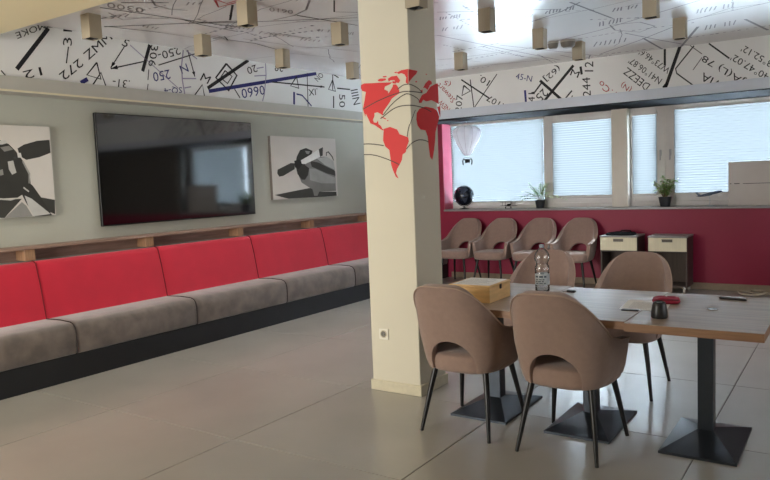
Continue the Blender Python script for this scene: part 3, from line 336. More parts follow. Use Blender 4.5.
# ------------------------------------------------------------------ flat prints on frieze, ceiling and column
PLANE = {'L': lambda a, b: (-5.7335, a, b), 'W': lambda a, b: (a, 8.7985, b), 'C': lambda a, b: (a, b, ZC-.0015), 'A': lambda a, b: (a, 4.0705, b), 'B': lambda a, b: (-2.5165, a, b)}
OWNER = {'L': fr_l, 'W': fr_w, 'C': ceiling, 'A': column, 'B': column}
def strip(mb, pts, w, fn, bump=0):
    pts = [Vector((*p, 0)) for p in pts]; n = len(pts); out = []
    for i, p in enumerate(pts):
        a = pts[i-1] if i else p; b = pts[i+1] if i < n-1 else p
        d = (b-a); d = d.normalized() if d.length else Vector((1, 0, 0)); q = Vector((-d.y, d.x, 0))*w/2
        out += [p+q, p-q]
    mb.add([fn(v.x, v.y) for v in out], [(2*i, 2*i+1, 2*i+3, 2*i+2) for i in range(n-1)])
def text_polys(body):
    c = bpy.data.curves.new('lettering', 'FONT'); c.body = body; c.resolution_u = 2
    o = bpy.data.objects.new('lettering', c); COL.objects.link(o)
    dg = bpy.context.evaluated_depsgraph_get(); me = bpy.data.meshes.new_from_object(o.evaluated_get(dg))
    vs = [v.co.copy() for v in me.vertices]; fs = [list(p.vertices) for p in me.polygons]
    bpy.data.objects.remove(o); bpy.data.curves.remove(c); bpy.data.meshes.remove(me)
    x0, x1 = min(v.x for v in vs), max(v.x for v in vs); y0, y1 = min(v.y for v in vs), max(v.y for v in vs)
    return [((v.x-x0)/max(x1-x0, 1e-6), (v.y-y0)/max(y1-y0, 1e-6)) for v in vs], fs
for p, s, (ox, oy, ux, uy, vx, vy), col in D_TEXT:
    uv, fs = text_polys(s); fn = PLANE[p]; mb = MB()
    mb.add([fn(ox+ux*u+vx*v, oy+uy*u+vy*v) for u, v in uv], fs)
    o = mb.build('lettering', M_ink[col], OWNER[p], recalc=False)
for p, w, col, pts in D_LINES:
    mb = MB(); fn = PLANE[p]
    strip(mb, pts, w, fn)
    mb.build('chart_line', M_ink[col], OWNER[p], recalc=False)
for p, col, pts in D_POLY:
    MB().add([PLANE[p](*q) for q in pts], [list(range(len(pts)))]).build('arrow_head', M_ink[col], OWNER[p], recalc=False)
# the finest ceiling print, too small to pick apart: rows of dashes and hairlines
mb = MB()
for i in range(70):
    x, y = random.uniform(-5.6, 1.2), random.uniform(3.0, 8.7); a = random.choice((.12, .2, -.1, 1.5, 1.7, .6)); n = random.randint(5, 14)
    dx, dy = math.cos(a), math.sin(a); h = random.uniform(.025, .05)
    for k in range(n):
        s0 = k*.07+random.uniform(0, .02); s1 = s0+random.uniform(.02, .05)
        if not (-5.7 < x+dx*s1 < 3 and 3 < y+dy*s1 < 8.75): break
        strip(mb, [(x+dx*s0, y+dy*s0), (x+dx*s1, y+dy*s1)], h*random.uniform(.3, .9), PLANE['C'])
for i in range(26):
    x, y = random.uniform(-5.4, 0), random.uniform(3.2, 7.5); a = random.uniform(0, 3.14); L = random.uniform(.6, 2.2); pts = []
    for k in range(7): pts.append((min(2, max(-5.7, x+math.cos(a)*L*k/6)), min(8.75, max(3, y+math.sin(a)*L*k/6)))); a += random.uniform(-.06, .06)
    strip(mb, pts, .008, PLANE['C'])
tag(mb.build('fine_chart_print', M_ink['g'], ceiling, recalc=False), kind='stuff')
for p, col, pts in D_MAP:
    MB().add([PLANE[p](*q) for q in pts], [list(range(len(pts)))]).build('map_continent', M_ink['map'], column, recalc=False)
off = {'A': lambda a, b: (a, 4.0695, b), 'B': lambda a, b: (-2.5155, a, b)}
for p, pts in D_ARCS:
    mb = MB(); strip(mb, pts, .0065, off[p]); mb.build('route_line', M_ink['arc'], column, recalc=False)
# wall socket on the column
sk = tag(empty('wall_socket', (-2.808, 4.072, .418)), 'white power socket low on the cream column', 'socket')
MB().box(-.04, .04, -.009, 0, -.04, .04, bev=.003).build('cover_plate', M_white, sk)
mb = MB(); n = 20
mb.add([(math.cos(2*math.pi*i/n)*r, y, math.sin(2*math.pi*i/n)*r) for r, y in ((.029, -.0095), (.027, -.013), (.023, -.013), (.021, -.0098)) for i in range(n)], [(k*n+i, k*n+(i+1) % n, (k+1)*n+(i+1) % n, (k+1)*n+i) for k in range(3) for i in range(n)])
mb.build('socket_ring', M_colbase, sk, True)
MB().tube([(0, -.0092, 0), (0, -.0102, 0)], .021, 20).build('socket_well', mat('socket_grey', (120, 116, 108), .6), sk)
for sx in (-.0095, .0095): MB().tube([(sx, -.010, 0), (sx, -.0108, 0)], .0035, 8).build('socket_hole', M_black, sk)

# ------------------------------------------------------------------ banquette bench along the left wall
bench = tag(empty('banquette_bench', (-5.26, 1.95, 0)), 'long built-in bench with red backrest and taupe velvet seat along the wall', 'bench')
BY = [.69-1.95, 0, 1.26, 2.51, 3.79, 5.06, 6.33, 7.47]
MB().box(-.44, .005, BY[0], BY[-1], 0, .208, bev=.003).build('plinth', M_plinth, bench)
def cushion(prof, y0, y1, e=.012):
    cx = sum(p[0] for p in prof)/len(prof); cz = sum(p[1] for p in prof)/len(prof); mb = MB(); n = len(prof); vs = []
    st = [(y0, .945), (y0+e*.35, .982), (y0+e, 1)]
    k = 6
    st += [(y0+e+(y1-y0-2*e)*i/k, 1) for i in range(1, k)] + [(y1-e, 1), (y1-e*.35, .982), (y1, .945)]
    for y, s in st: vs += [(cx+(x-cx)*s, y, cz+(z-cz)*s) for x, z in prof]
    m = len(st)
    fs = [(r*n+i, r*n+(i+1) % n, (r+1)*n+(i+1) % n, (r+1)*n+i) for r in range(m-1) for i in range(n)] + [list(range(n)), [(m-1)*n+i for i in range(n)][::-1]]
    return mb.add(vs, fs)
seat_prof = [(0, .21), (.012, .22), (.018, .30), (.016, .38), (.004, .425), (-.02, .452), (-.06, .464), (-.20, .470), (-.44, .462), (-.455, .21)]
back_prof = [(-.400, .45), (-.408, .47), (-.432, .60), (-.463, .76), (-.498, .90), (-.512, .935), (-.535, .949), (-.565, .949), (-.585, .938), (-.59, .45)]
for i in range(len(BY)-1):
    cushion(seat_prof, BY[i]+.002, BY[i+1]-.002).build('seat_cushion', M_velvet, bench, 50)
    cushion(back_prof, BY[i]+.002, BY[i+1]-.002).build('backrest_cushion', M_redfab, bench, 50)
for y in BY[1:-1]:
    MB().tube([(x+.0015, y, z+.001) for x, z in seat_prof[:9]], .0045, 6).build('seat_piping', M_piping, bench)
    MB().tube([(x+.0015, y, z+.001) for x, z in back_prof[:8]], .004, 6).build('backrest_piping', M_rpiping, bench)
shelf = tag(empty('ledge_shelf', (XL, 1.95, 0)), 'low wooden ledge with open compartments above the red bench backrest', 'shelf')
sh0, sh1 = -1.25, 7.47
MB().box(0, .165, sh0, sh1, 1.052, 1.078, bev=.002).build('top_board', M_wood, shelf)
MB().box(0, .012, sh0, sh1, .951, 1.052).build('back_panel', M_wood, shelf)
for y in (.02, 1.235, 2.445, 3.67, 4.92, 6.15, 7.38):
    MB().box(.012, .155, y-.045, y+.045, .958, 1.052, bev=.002).build('support', M_woodl, shelf)

# ------------------------------------------------------------------ television and canvas prints
tv = tag(empty('television', (XL, 4.962, 1.72)), 'large black flat television on the grey wall between two aircraft prints', 'television')
MB().box(.03, .062, -1.012, 1.012, -.532, .532, bev=.004).build('casing', M_bezel, tv)
MB().box(.0621, .0645, -1.003, 1.003, -.518, .524).build('screen', M_screen, tv)
MB().box(0, .03, -.3, .3, -.2, .2).build('wall_mount', M_black, tv)
MB().box(.0621, .066, -.05, .05, -.530, -.522).build('logo_bar', mat('tv_logo', (90, 90, 94), .4, metal=.4), tv)
GREYS = {}
def grey(g):
    v = int(255*(g*12.92 if g <= .0031 else 1.055*g**(1/2.4)-.055)); k = v//4
    if k not in GREYS: GREYS[k] = mat(f'print_tone_{k}', (v, min(255, v), max(0, v-3)), .8, var=.10, scale=7)
    return GREYS[k]
def picture(y0, y1, z0, z1, shapes, label, names):
    o = tag(empty('canvas_picture', (XL, (y0+y1)/2, (z0+z1)/2)), label, 'picture', 'aircraft canvases on the grey wall')
    hw, hh = (y1-y0)/2, (z1-z0)/2
    MB().box(0, .0385, -hw, hw, -hh, hh).build('stretcher_frame', M_canvside, o)
    MB().box(.0385, .040, -hw, hw, -hh, hh).build('canvas', M_canvas, o)
    for i, (g, pts) in enumerate(shapes):
        pts = [(min(hw, max(-hw, a-(y0+y1)/2)), min(hh, max(-hh, b-(z0+z1)/2))) for a, b in pts]
        MB().add([(.0402+i*.00012, a, b) for a, b in pts], [list(range(len(pts)))]).build('printed_shape', grey(g), o, recalc=False)
picture(6.31, 7.585, 1.340, 2.115, D_PIC2, 'black and white canvas of a nose with two-blade propeller, right of the television', None)
picture(2.26, 3.512, 1.325, 2.10, D_PIC1, 'black and white canvas of a radial engine and propeller, left of the television', None)

# ------------------------------------------------------------------ ceiling spotlights and detectors
SPOT_POWER = 16
spot = tag(empty('ceiling_spotlight', (0, 0, 2.74)), 'x', 'ceiling light', 'square spotlights on the chart ceiling')
mb = MB(); a, b, h = .055, .049, .19
for x0, x1, y0, y1 in ((-a, -b, -a, a), (b, a, -a, a), (-b, b, -a, -b), (-b, b, b, a)): mb.box(x0, x1, y0, y1, 0, h)
mb.box(-b, b, -b, b, .06, h).build('housing', M_spot, spot)
MB().lathe([(.0485, .003), (.034, .045), (.034, .059)], 20, cap=False).build('reflector', M_spotin, spot, True)
MB().lathe([(.033, .046), (.028, .040), (.0, .038)], 16, cap=False).build('lens', M_lens, spot, True)
SP = [(-5.13, 3.47, 'brown square ceiling spotlight above the radial engine picture'), (-5.09, 4.59, 'brown square ceiling spotlight above the middle of the television'),
      (-5.045, 5.636, 'brown square ceiling spotlight over the bench just right of the television'), (-5.017, 6.83, 'brown square ceiling spotlight partly hidden by the column over the bench'),
      (-3.92, 4.00, 'square ceiling spotlight beside the red arrow print near the picture top'), (-3.87, 5.10, 'square ceiling spotlight just left of the upper column'),
      (-2.646, 5.557, 'tall dark square ceiling spotlight nearest the column on its right'), (-2.611, 6.667, 'dark square ceiling spotlight beside the two round detectors'),
      (-3.78, 7.233, 'square ceiling spotlight low beside the column and near the window frieze'), (-2.544, 7.62, 'square ceiling spotlight above the number 244 on the window frieze'),
      (-1.418, 6.04, 'cream lit square ceiling spotlight cut by the top picture edge'), (-1.426, 7.19, 'cream lit square ceiling spotlight above the large window')]
for i, (x, y, lb) in enumerate(SP):
    o = spot if i == 0 else copy_tree(spot)
    o.location = (x, y, 2.74); o['label'] = lb
def spot_lamp(x, y, z):
    l = bpy.data.lights.new('spot_lamp', 'SPOT'); l.energy = SPOT_POWER; l.spot_size = math.radians(115); l.spot_blend = .9; l.shadow_soft_size = .03; l.color = (1, .97, .93)
    q = bpy.data.objects.new('spot_lamp', l); link(q); q.location = (x, y, z)
for x, y, lb in SP: spot_lamp(x, y, 2.735)
o = copy_tree(spot); o.name = 'column_spotlight'; o.location = (-2.462, 4.10, 2.645); o['label'] = 'square spotlight fixed to the upper side of the cream column'
for x, y, r, lb in ((-2.75, 7.40, .058, 'small grey round ceiling detector, the smaller of two'), (-2.60, 7.44, .080, 'dark round ceiling smoke detector, the larger of two')):
    d = tag(empty('smoke_detector', (x, y, ZC)), lb, 'smoke detector', 'round detectors on the ceiling')
    MB().lathe([(r*.6, -.075), (r*.9, -.055), (r, -.02)], 20).build('detector_head', mat('detector_grey', (120, 116, 108), .5), d, True)
    MB().lathe([(r*1.02, -.02), (r*1.02, 0)], 20).build('mounting_base', mat('detector_base', (168, 164, 154), .5), d, True)

# ------------------------------------------------------------------ chairs
def chair_shell():
    """upholstered horseshoe shell: tall curved back running down into low arms, arch cut out above the seat at the back"""
    A, Bz = 34, 10; rows = []
    def sm(t): t = max(0, min(1, t)); return t*t*(3-2*t)
    def plan(u):                      # u in [-1,1] along the horseshoe
        a = abs(u); sg = 1 if u >= 0 else -1
        if a < .72:
            th = a/.72*math.pi/2; x = .264*math.sin(th)**.72; y = .215*max(0, math.cos(th))**.58
        else:
            x = .264+.006*(a-.72)/.28; y = -(a-.72)/.28*.20
        return sg*x, y
    us = [-1+2*i/(2*A) for i in range(2*A+1)]
    cols = []
    for u in us:
        a = abs(u); x, y = plan(u)
        top = .612+.284*(1-sm((a-.09)/.76))-.012*sm((a-.8)/.2)
        top += .008*(1-min(1, a/.2)**2)
        bot = .385
        if abs(x) < .162: bot = max(bot, .40+.172*math.sqrt(max(0, 1-(x/.162)**2)))
        bx, by = x, y
        col = []
        for j in range(Bz+1):
            t = j/Bz; z = bot+(top-bot)*t; lean = max(0, z-.45)
            back = max(0, math.cos(min(1, a/.72)*math.pi/2))
            yy = by+back*(lean*.27+lean*lean*.10); xx = bx*(1+lean*(.10+.16*back)-(.35*lean*lean)*(1-back*.6))
            if z < .60: xx *= 1-.10*(.60-z)/.2
            if z < .45: f = (.45-z)/.07; xx *= 1-.05*f; yy -= back*.012*f
            if j == 0 and abs(x) >= .162: xx *= .97
            col.append((xx, yy+.05, z))
        cols.append(col)
    n = Bz+1; vs = [v for c in cols for v in c]
    fs = [(i*n+j, (i+1)*n+j, (i+1)*n+j+1, i*n+j+1) for i in range(len(cols)-1) for j in range(Bz)]
    return MB().add(vs, fs), cols
def make_chair(label):
    root = tag(empty('armchair', (0, 0, 0)), label, 'chair')
    mb, cols = chair_shell()
    sh = mb.build('backrest_shell', M_chair, root, 'all')
    md = sh.modifiers.new('thick', 'SOLIDIFY'); md.thickness = .042; md.offset = -1; md.use_even_offset = False
    mod = sh.modifiers.new('round', 'BEVEL'); mod.width = .014; mod.segments = 3; mod.limit_method = 'ANGLE'; mod.angle_limit = math.radians(50)
    # welt cord along the top rim
    MB().tube([(c[-1][0]*1.004, c[-1][1]+.004*(1 if c[-1][1] > .1 else 0), c[-1][2]+.001) for c in cols], .0042, 6).build('welt', M_welt, sh, 'all')
    # seat cushion: D shape, rounded rim
    pl = []
    for i in range(40):
        t = 2*math.pi*i/40; c, s = math.cos(t), math.sin(t); e = .55
        x = .236*math.copysign(abs(c)**e, c); y = .262*math.copysign(abs(s)**e, s)-.015
        if y > 0: x *= 1-.20*(y/.25)**2
        pl.append((x, y))
    mb = MB(); vs = []; rings = [(.90, .372), (.97, .380), (1, .40), (1, .445), (.985, .466), (.94, .478), (.6, .484), (.2, .486)]
    for s, z in rings: vs += [(x*s, y*s+.0*(1-s), z) for x, y in pl]
    n = len(pl); fs = [(k*n+i, k*n+(i+1) % n, (k+1)*n+(i+1) % n, (k+1)*n+i) for k in range(len(rings)-1) for i in range(n)] + [list(range(n))[::-1], [(len(rings)-1)*n+i for i in range(n)]]
    mb.add(vs, fs).build('seat', M_chair, root, 60)
    for sx in (-1, 1):
        for y0, y1 in ((-.175, -.255), (.165, .262)):
            MB().tube([(sx*.165, y0, .382), (sx*.19, y0*.6+y1*.4, .23), (sx*.222, y1, .004), (sx*.2225, y1, 0)], [.0185, .0155, .0105, .0105], 12).build('leg', M_leg, root, 60)
    return root
chair0 = make_chair('taupe armchair seen from behind, left of the two in front of the table')
chair0.location = (-1.947, 3.768, 0); chair0.rotation_euler.z = math.radians(180); G1 = 'taupe armchairs around the tables'; chair0['group'] = G1
def chair(x, y, rz, label, group):
    c = copy_tree(chair0); c.location = (x, y, 0); c.rotation_euler.z = math.radians(rz); c['label'] = label; c['group'] = group
chair(-1.312, 3.730, 178.5, 'taupe armchair seen from behind, nearest the camera and beside the middle table', G1)
chair(-1.335, 4.925, 0, 'taupe armchair across the table in front of the small cabinets', G1)
chair(-2.03, 4.93, 0, 'taupe armchair across the table behind the water bottle', G1)
G2 = 'armchairs lined up under the window sill'
for x, lb in ((-4.82, 'taupe armchair against the crimson wall under the globe, next to the column'), (-4.262, 'second armchair from the column against the crimson wall'),
              (-3.682, 'third armchair from the column against the crimson wall'), (-3.115, 'taupe armchair against the crimson wall next to the left cabinet')):
    chair(x, 8.99, 0, lb, G2)

# ------------------------------------------------------------------ tables
def table(x0, x1, y0, y1, bx, by, label):
    cx, cy = (x0+x1)/2, (y0+y1)/2
    t = tag(empty('bistro_table', (cx, cy, 0)), label, 'table', 'wooden tables pushed together in a row')
    hw, hd = (x1-x0)/2-.001, (y1-y0)/2
    MB().box(-hw, hw, -hd, hd, .7485, .75).build('table_top_surface', M_top, t)
    MB().box(-hw, hw, -hd, hd, .708, .7484).build('table_top', M_topedge, t)
    dy = by-cy; dx = bx-cx; b = .190; d = .300
    mb = MB(); z1, z2, p = .014, .075, .04
    vs = [(-b, dy-d, 0), (b, dy-d, 0), (b, dy+d, 0), (-b, dy+d, 0), (-b, dy-d, z1), (b, dy-d, z1), (b, dy+d, z1), (-b, dy+d, z1), (-p, dy-p, z2), (p, dy-p, z2), (p, dy+p, z2), (-p, dy+p, z2)]
    vs = [(x+dx, y, z) for x, y, z in vs]
    mb.add(vs, [(3, 2, 1, 0)] + [(k*4+i, k*4+(i+1) % 4, k*4+4+(i+1) % 4, k*4+4+i) for k in range(2) for i in range(4)] + [(8, 9, 10, 11)]).build('foot_plate', M_iron, t)
    MB().box(dx-p, dx+p, dy-p, dy+p, z2-.01, .695, bev=.004).build('post', M_iron, t)
    MB().box(dx-.16, dx+.16, dy-.28, dy+.28, .695, .708).build('top_bracket', M_iron, t)
table(-.972, -.346, 3.525, 4.525, -.684, 4.10, 'wooden table at the free end holding the pen and red pouch')
table(-1.600, -.975, 3.560, 4.545, -1.325, 4.10, 'middle wooden table between the other two, behind the nearest armchair')
table(-2.230, -1.603, 3.600, 4.585, -1.955, 4.12, 'wooden table nearest the column, carrying the wooden box')

# ------------------------------------------------------------------ things on the tables
TZ = .75
bx = tag(empty('wooden_box', (-1.965, 3.928, TZ)), 'light wooden box with a printed sheet on its lid', 'box')
MB().box(-.138, .138, -.150, .150, 0, .092, bev=.003).build('box_body', M_boxw, bx)
ld = MB().box(-.141, .141, -.153, .153, .0925, .106, bev=.003).build('lid', M_boxw, bx)
MB().box(.138, .144, -.012, .012, .070, .100, bev=.002).build('clasp', M_black, bx)
ps = tag(MB().box(-.125, .125, -.14, .14, 0, .0015).build('printed_sheet', M_sheet), 'white printed sheet lying on the wooden box lid', 'paper')
ps.location = (-1.965, 3.928, TZ+.1062); ps.rotation_euler.z = .04
for i in range(9):
    MB().box(-.10, random.uniform(.02, .10), -.115+i*.026, -.109+i*.026, .0016, .0018).build('print_line', M_sheetp, ps)
bo = tag(empty('water_bottle', (-1.700, 4.298, TZ)), 'clear plastic water bottle with a pale label', 'bottle')
prof = [(.030, 0), (.043, .004), (.046, .015), (.046, .03), (.0445, .038), (.046, .046), (.046, .125), (.044, .133), (.046, .141), (.046, .165), (.040, .178), (.036, .186), (.041, .197), (.048, .215), (.049, .235), (.043, .255), (.030, .273), (.016, .286), (.0135, .289), (.0135, .298)]
MB().lathe(prof, 28).build('bottle_body', M_pet, bo, 'all')
MB().lathe([(.028, .003), (.042, .007), (.0445, .03), (.0445, .112), (.0, .112)], 24, cap=False).build('water', M_water, bo, 'all')
lb = MB().lathe([(.0466, .05), (.0466, .122)], 28, cap=False).build('label', M_label, bo, 'all')
for z, h, a0, a1 in ((.098, .012, -2.3, -.6), (.082, .006, -2.2, -.9), (.070, .006, -2.3, -1.0), (.058, .005, -2.2, -.7)):
    mb = MB(); k = 10; mb.add([(.0470*math.cos(a0+(a1-a0)*i/k), .0470*math.sin(a0+(a1-a0)*i/k), z+d) for i in range(k+1) for d in (0, h)], [(2*i, 2*i+2, 2*i+3, 2*i+1) for i in range(k) if i % 4 != 3])
    mb.build('label_print', mat('label_ink', (70, 84, 100), .5), lb, recalc=False)
MB().lathe([(.0155, .290), (.0155, .306), (.013, .309)], 20).build('cap', M_cap, bo, 40)
kf = tag(empty('key_fob', (-1.525, 4.345, TZ)), 'small black key fob beside the water bottle', 'key fob')
MB().box(-.028, .028, -.018, .018, 0, .014, bev=.005).build('fob_body', M_black, kf, 50)
MB().tube([(-.03+.014*math.cos(t*.5)-.012, .014*math.sin(t*.5), .003) for t in range(13)], .0015, 5, closed=True).build('key_ring', M_steel, kf)
pp = tag(MB().box(-.125, .115, -.160, .150, 0, .0015).build('paper_sheet', M_sheet), 'white paper sheet lying under the edge of the red pouch', 'paper')
pp.location = (-.985, 4.055, TZ+.0002); pp.rotation_euler.z = .10
for i in range(7): MB().box(-.085, random.uniform(0, .08), -.11+i*.03, -.106+i*.03, .0016, .0018).build('print_line', M_sheetp, pp)
ph = tag(MB().box(-.045, .045, -.02, .02, 0, .005, bev=.002).build('sheet_shadow', M_black), 'small dark card at the near edge of the paper sheet, standing in for its shadow', 'slab')  # thin dark piece put in as the shadow under the sheet edge
ph.location = (-1.03, 3.868, TZ); ph.rotation_euler.z = .1
rp = tag(empty('red_pouch', (-.905, 4.155, TZ+.002), .35), 'crimson fabric pouch lying on the table next to the paper', 'pouch')
mb = MB(); vs = []; n = 28; rings = [(.85, 0), (1, .008), (1.0, .016), (.93, .028), (.6, .034), (.1, .036)]
for s, z in rings:
    for i in range(n):
        t = 2*math.pi*i/n; c, q = math.cos(t), math.sin(t)
        vs.append((.074*s*math.copysign(abs(c)**.6, c), .050*s*math.copysign(abs(q)**.6, q), z*(1+.12*math.sin(3*t+1))))
mb.add(vs, [(k*n+i, k*n+(i+1) % n, (k+1)*n+(i+1) % n, (k+1)*n+i) for k in range(5) for i in range(n)] + [list(range(n))[::-1], [5*n+i for i in range(n)]]).build('pouch_body', M_pouch, rp, 60)
MB().tube([(-.058, -.044, .022), (-.02, -.048, .025), (.03, -.047, .025), (.060, -.040, .021)], .003, 6).build('zip', mat('zip_dark', (70, 10, 26), .5), rp)
cu = tag(empty('charcoal_holder', (-.845, 3.725, TZ)), 'small charcoal tapered holder standing at the table front edge', 'holder')
MB().lathe([(.038, 0), (.041, .006), (.040, .03), (.035, .065), (.031, .080), (.026, .084), (.024, .078), (.0, .070)], 28, cap=False).build('holder_body', M_charc, cu, 50)
MB().lathe([(.022, .0725), (.020, .079), (.0, .081)], 20, cap=False).build('holder_top', mat('holder_top_grey', (110, 108, 108), .4), cu, True)
pn = tag(empty('black_pen', (-.597, 4.392, TZ+.007), -.20), 'black pen lying near the far table edge', 'pen')
MB().tube([(-.07, 0, 0), (-.066, 0, 0), (.03, 0, 0), (.035, 0, 0)], [.004, .0065, .0065, .005], 10).build('barrel', M_black, pn, 50)
MB().tube([(.031, 0, 0), (.075, 0, 0), (.078, 0, 0)], [.007, .007, .004], 10).build('pen_cap', M_black, pn, 50)
MB().box(.035, .074, -.002, .002, .007, .009).build('clip', M_steel, pn)
cn = tag(MB().lathe([(.026, 0), (.028, .002), (.028, .004), (.022, .0055), (.012, .004)], 24).build('silver_coaster', M_steel, None, 40), 'small shiny round disc on the table right of the red pouch', 'disc')
cn.location = (-.645, 4.05, TZ)

# ------------------------------------------------------------------ drawer cabinets by the crimson wall
def cabinet(x0, w, label):
    c = tag(empty('drawer_cabinet', (x0, 9.0, 0)), label, 'cabinet', 'small rolling cabinets under the sill')
    D = .38; z0, z1 = .075, .705
    mb = MB().box(0, .018, .012, D, z0, z1-.018).box(w-.018, w, .012, D, z0, z1-.018).box(.018, w-.018, .02, D, z0, z0+.018).box(.018, w-.018, .02, D, .50, .515)
    mb.build('carcass', M_cab, c)
    MB().box(.018, w-.018, D-.012, D, z0+.018, z1-.018).build('back_panel', M_cabi, c)
    MB().box(-.006, w+.006, -.004, D+.004, z1-.0178, z1, bev=.002).build('top', mat('cabinet_top', (150, 146, 142), .5), c)
    dr = MB().box(.003, w-.003, -.006, .0115, .518, .684, bev=.002).build('drawer', M_drawer, c)
    mb = MB().box(w/2-.062, w/2+.062, -.012, -.0062, .632, .668, bev=.002).box(w/2-.062, w/2+.062, -.022, -.012, .660, .668)
    mb.build('handle', mat('handle_dark', (84, 78, 70), .4, metal=.4), dr)
    for x in (.04, w-.04):
        for y in (.05, D-.05):
            k = MB().tube([(x-.011, y, .030), (x+.011, y, .030)], .030, 16).build('caster', mat('caster_grey', (196, 190, 180), .5), c, 40)
            MB().box(x-.016, x+.016, y-.012, y+.012, .056, .075).build('caster_fork', M_steel, k)
    return c
cabinet(-2.765, .462, 'left walnut cabinet with cream drawer and a black bag on top')
cabinet(-2.170, .452, 'right walnut cabinet with cream drawer and bare pale top')
bg_ = tag(empty('black_bag', (-2.545, 9.17, .705), .05), 'flat black bag draped on top of the left cabinet', 'bag')
mb = MB(); vs = []; n = 28; rings = [(.97, 0), (1, .008), (.99, .016), (.85, .026), (.5, .032), (.05, .034)]
for s, z in rings:
    for i in range(n):
        t = 2*math.pi*i/n; c, q = math.cos(t), math.sin(t)
        vs.append((.185*s*math.copysign(abs(c)**.55, c), .135*s*math.copysign(abs(q)**.55, q), z*(1+.3*math.sin(4*t))))
mb.add(vs, [(k*n+i, k*n+(i+1) % n, (k+1)*n+(i+1) % n, (k+1)*n+i) for k in range(5) for i in range(n)] + [list(range(n))[::-1], [5*n+i for i in range(n)]]).build('bag_body', M_cloth, bg_, 60)
MB().tube([(-.02, .02, .030), (.0, .03, .052), (.06, .035, .056), (.11, .03, .050), (.13, .02, .022)], .008, 8).build('bag_handle', M_cloth, bg_, True)
cb = MB(); pts = []
for i in range(90):
    t = i/89; a = t*14; r = .10+.05*math.sin(t*9)
    pts.append((-1.03+r*1.35*math.cos(a)+.06*math.sin(a*.37), 9.20+r*.75*math.sin(a), .008+.012*t+.030*math.sin(a*.83)**2))
pts += [(-.80, 9.22, .008), (-.62, 9.28, .008), (-.45, 9.36, .008), (-.30, 9.38, .008)]
tag(cb.tube(pts, .0075, 6).build('cable_coil', M_cable, None, 'all'), 'beige cable lying in a loose coil on the floor by the crimson wall', 'cable')

# ------------------------------------------------------------------ things on and above the window sill
SZ = 1.045
# paper hot-air balloon
bl = tag(empty('paper_balloon', (-4.79, 9.28, 2.06)), 'white paper hot-air balloon hanging in front of the window', 'balloon')
prof = [(.030, -.215), (.042, -.212), (.078, -.165), (.128, -.085), (.172, -.01), (.203, .065), (.213, .115), (.200, .160), (.158, .195), (.09, .213), (.006, .218)]
G_ = 10
for g in range(G_):
    a0, a1 = 2*math.pi*g/G_, 2*math.pi*(g+1)/G_; mb = MB(); k = 4; vs = []
    for r, z in prof:
        for i in range(k+1):
            t = i/k; a = a0+(a1-a0)*t; rr = r*(.93+.07*math.sin(math.pi*t)**.7)
            vs.append((rr*math.cos(a), rr*math.sin(a), z))
    fs = [(j*(k+1)+i, j*(k+1)+i+1, (j+1)*(k+1)+i+1, (j+1)*(k+1)+i) for j in range(len(prof)-1) for i in range(k)]
    mb.add(vs, fs).build('gore', M_balloon, bl, 'all', recalc=False)
    MB().tube([(r*.935*math.cos(a0), r*.935*math.sin(a0), z) for r, z in prof], .003, 5).build('rib', M_brib, bl)
MB().tube([(0, 0, .218), (0, 0, .297)], .0012, 5).build('hanging_thread', M_cord, bl)
for a in range(4):
    c, s = math.cos(a*math.pi/2+.6), math.sin(a*math.pi/2+.6)
    MB().tube([(.045*c, .045*s, -.206), (.03*c, .03*s, -.275)], .0012, 5).build('basket_rope', M_black, bl)
bk = MB().lathe([(.030, -.325), (.038, -.30), (.042, -.268)], 12).build('basket', M_brass, bl, 40)
for x in (-.065, .065):
    MB().tube([(x*.55, 0, -.280), (x*.9, 0, -.262), (x*1.2, 0, -.295), (x*1.05, 0, -.352)], .009, 6).build('sandbag', M_brass, bk)
# globe
gl = tag(empty('desk_globe', (-5.01, 9.56, SZ)), 'dark navy globe on a silver stand at the sill end', 'globe')
R_ = .152; zc = .205
gb = MB().lathe([(R_*math.cos(math.radians(-90+i*10)), zc+R_*math.sin(math.radians(-90+i*10))) for i in range(19)], 36, cap=False).build('sphere', M_globe, gl, 'all')
for pts in ([(-40, 50), (-15, 62), (15, 58), (30, 35), (10, 25), (-5, 5), (-25, 15)], [(35, 10), (60, 20), (55, -20), (42, -35)], [(-75, 20), (-55, 10), (-58, -25), (-70, -10)], [(-10, -15), (20, -10), (15, -40), (0, -45)]):
    vs = []
    for lo, la in pts:
        lo = math.radians(lo-62); la = math.radians(la); r = R_*1.006; vs.append((r*math.cos(la)*math.cos(lo), r*math.cos(la)*math.sin(lo), zc+r*math.sin(la)))
    c = sum((Vector(v) for v in vs), Vector())/len(vs)-Vector((0, 0, zc)); c = c.normalized()*R_*1.012+Vector((0, 0, zc)); n = len(vs)
    mids = [((Vector(vs[i])+Vector(vs[(i+1) % n]))/2-Vector((0, 0, zc))).normalized()*R_*1.006+Vector((0, 0, zc)) for i in range(n)]
    al = [v for i in range(n) for v in (Vector(vs[i]), mids[i])]
    inner = [((p+c*1.0)/2-Vector((0, 0, zc))).normalized()*R_*1.009+Vector((0, 0, zc)) for p in al]; k = len(al)
    MB().add(al+inner+[c], [(i, (i+1) % k, k+(i+1) % k, k+i) for i in range(k)]+[(k+i, k+(i+1) % k, 2*k) for i in range(k)]).build('land', M_land, gb, 'all')
MB().tube([(R_*1.07*math.sin(math.radians(a)), 0, zc-R_*1.07*math.cos(math.radians(a))) for a in range(-60, 61, 12)], .005, 6).build('cradle', M_steel, gl, True)
MB().lathe([(.075, 0), (.078, .006), (.05, .014), (.018, .022), (.012, .043)], 24).build('stand', M_steel, gl, 40)
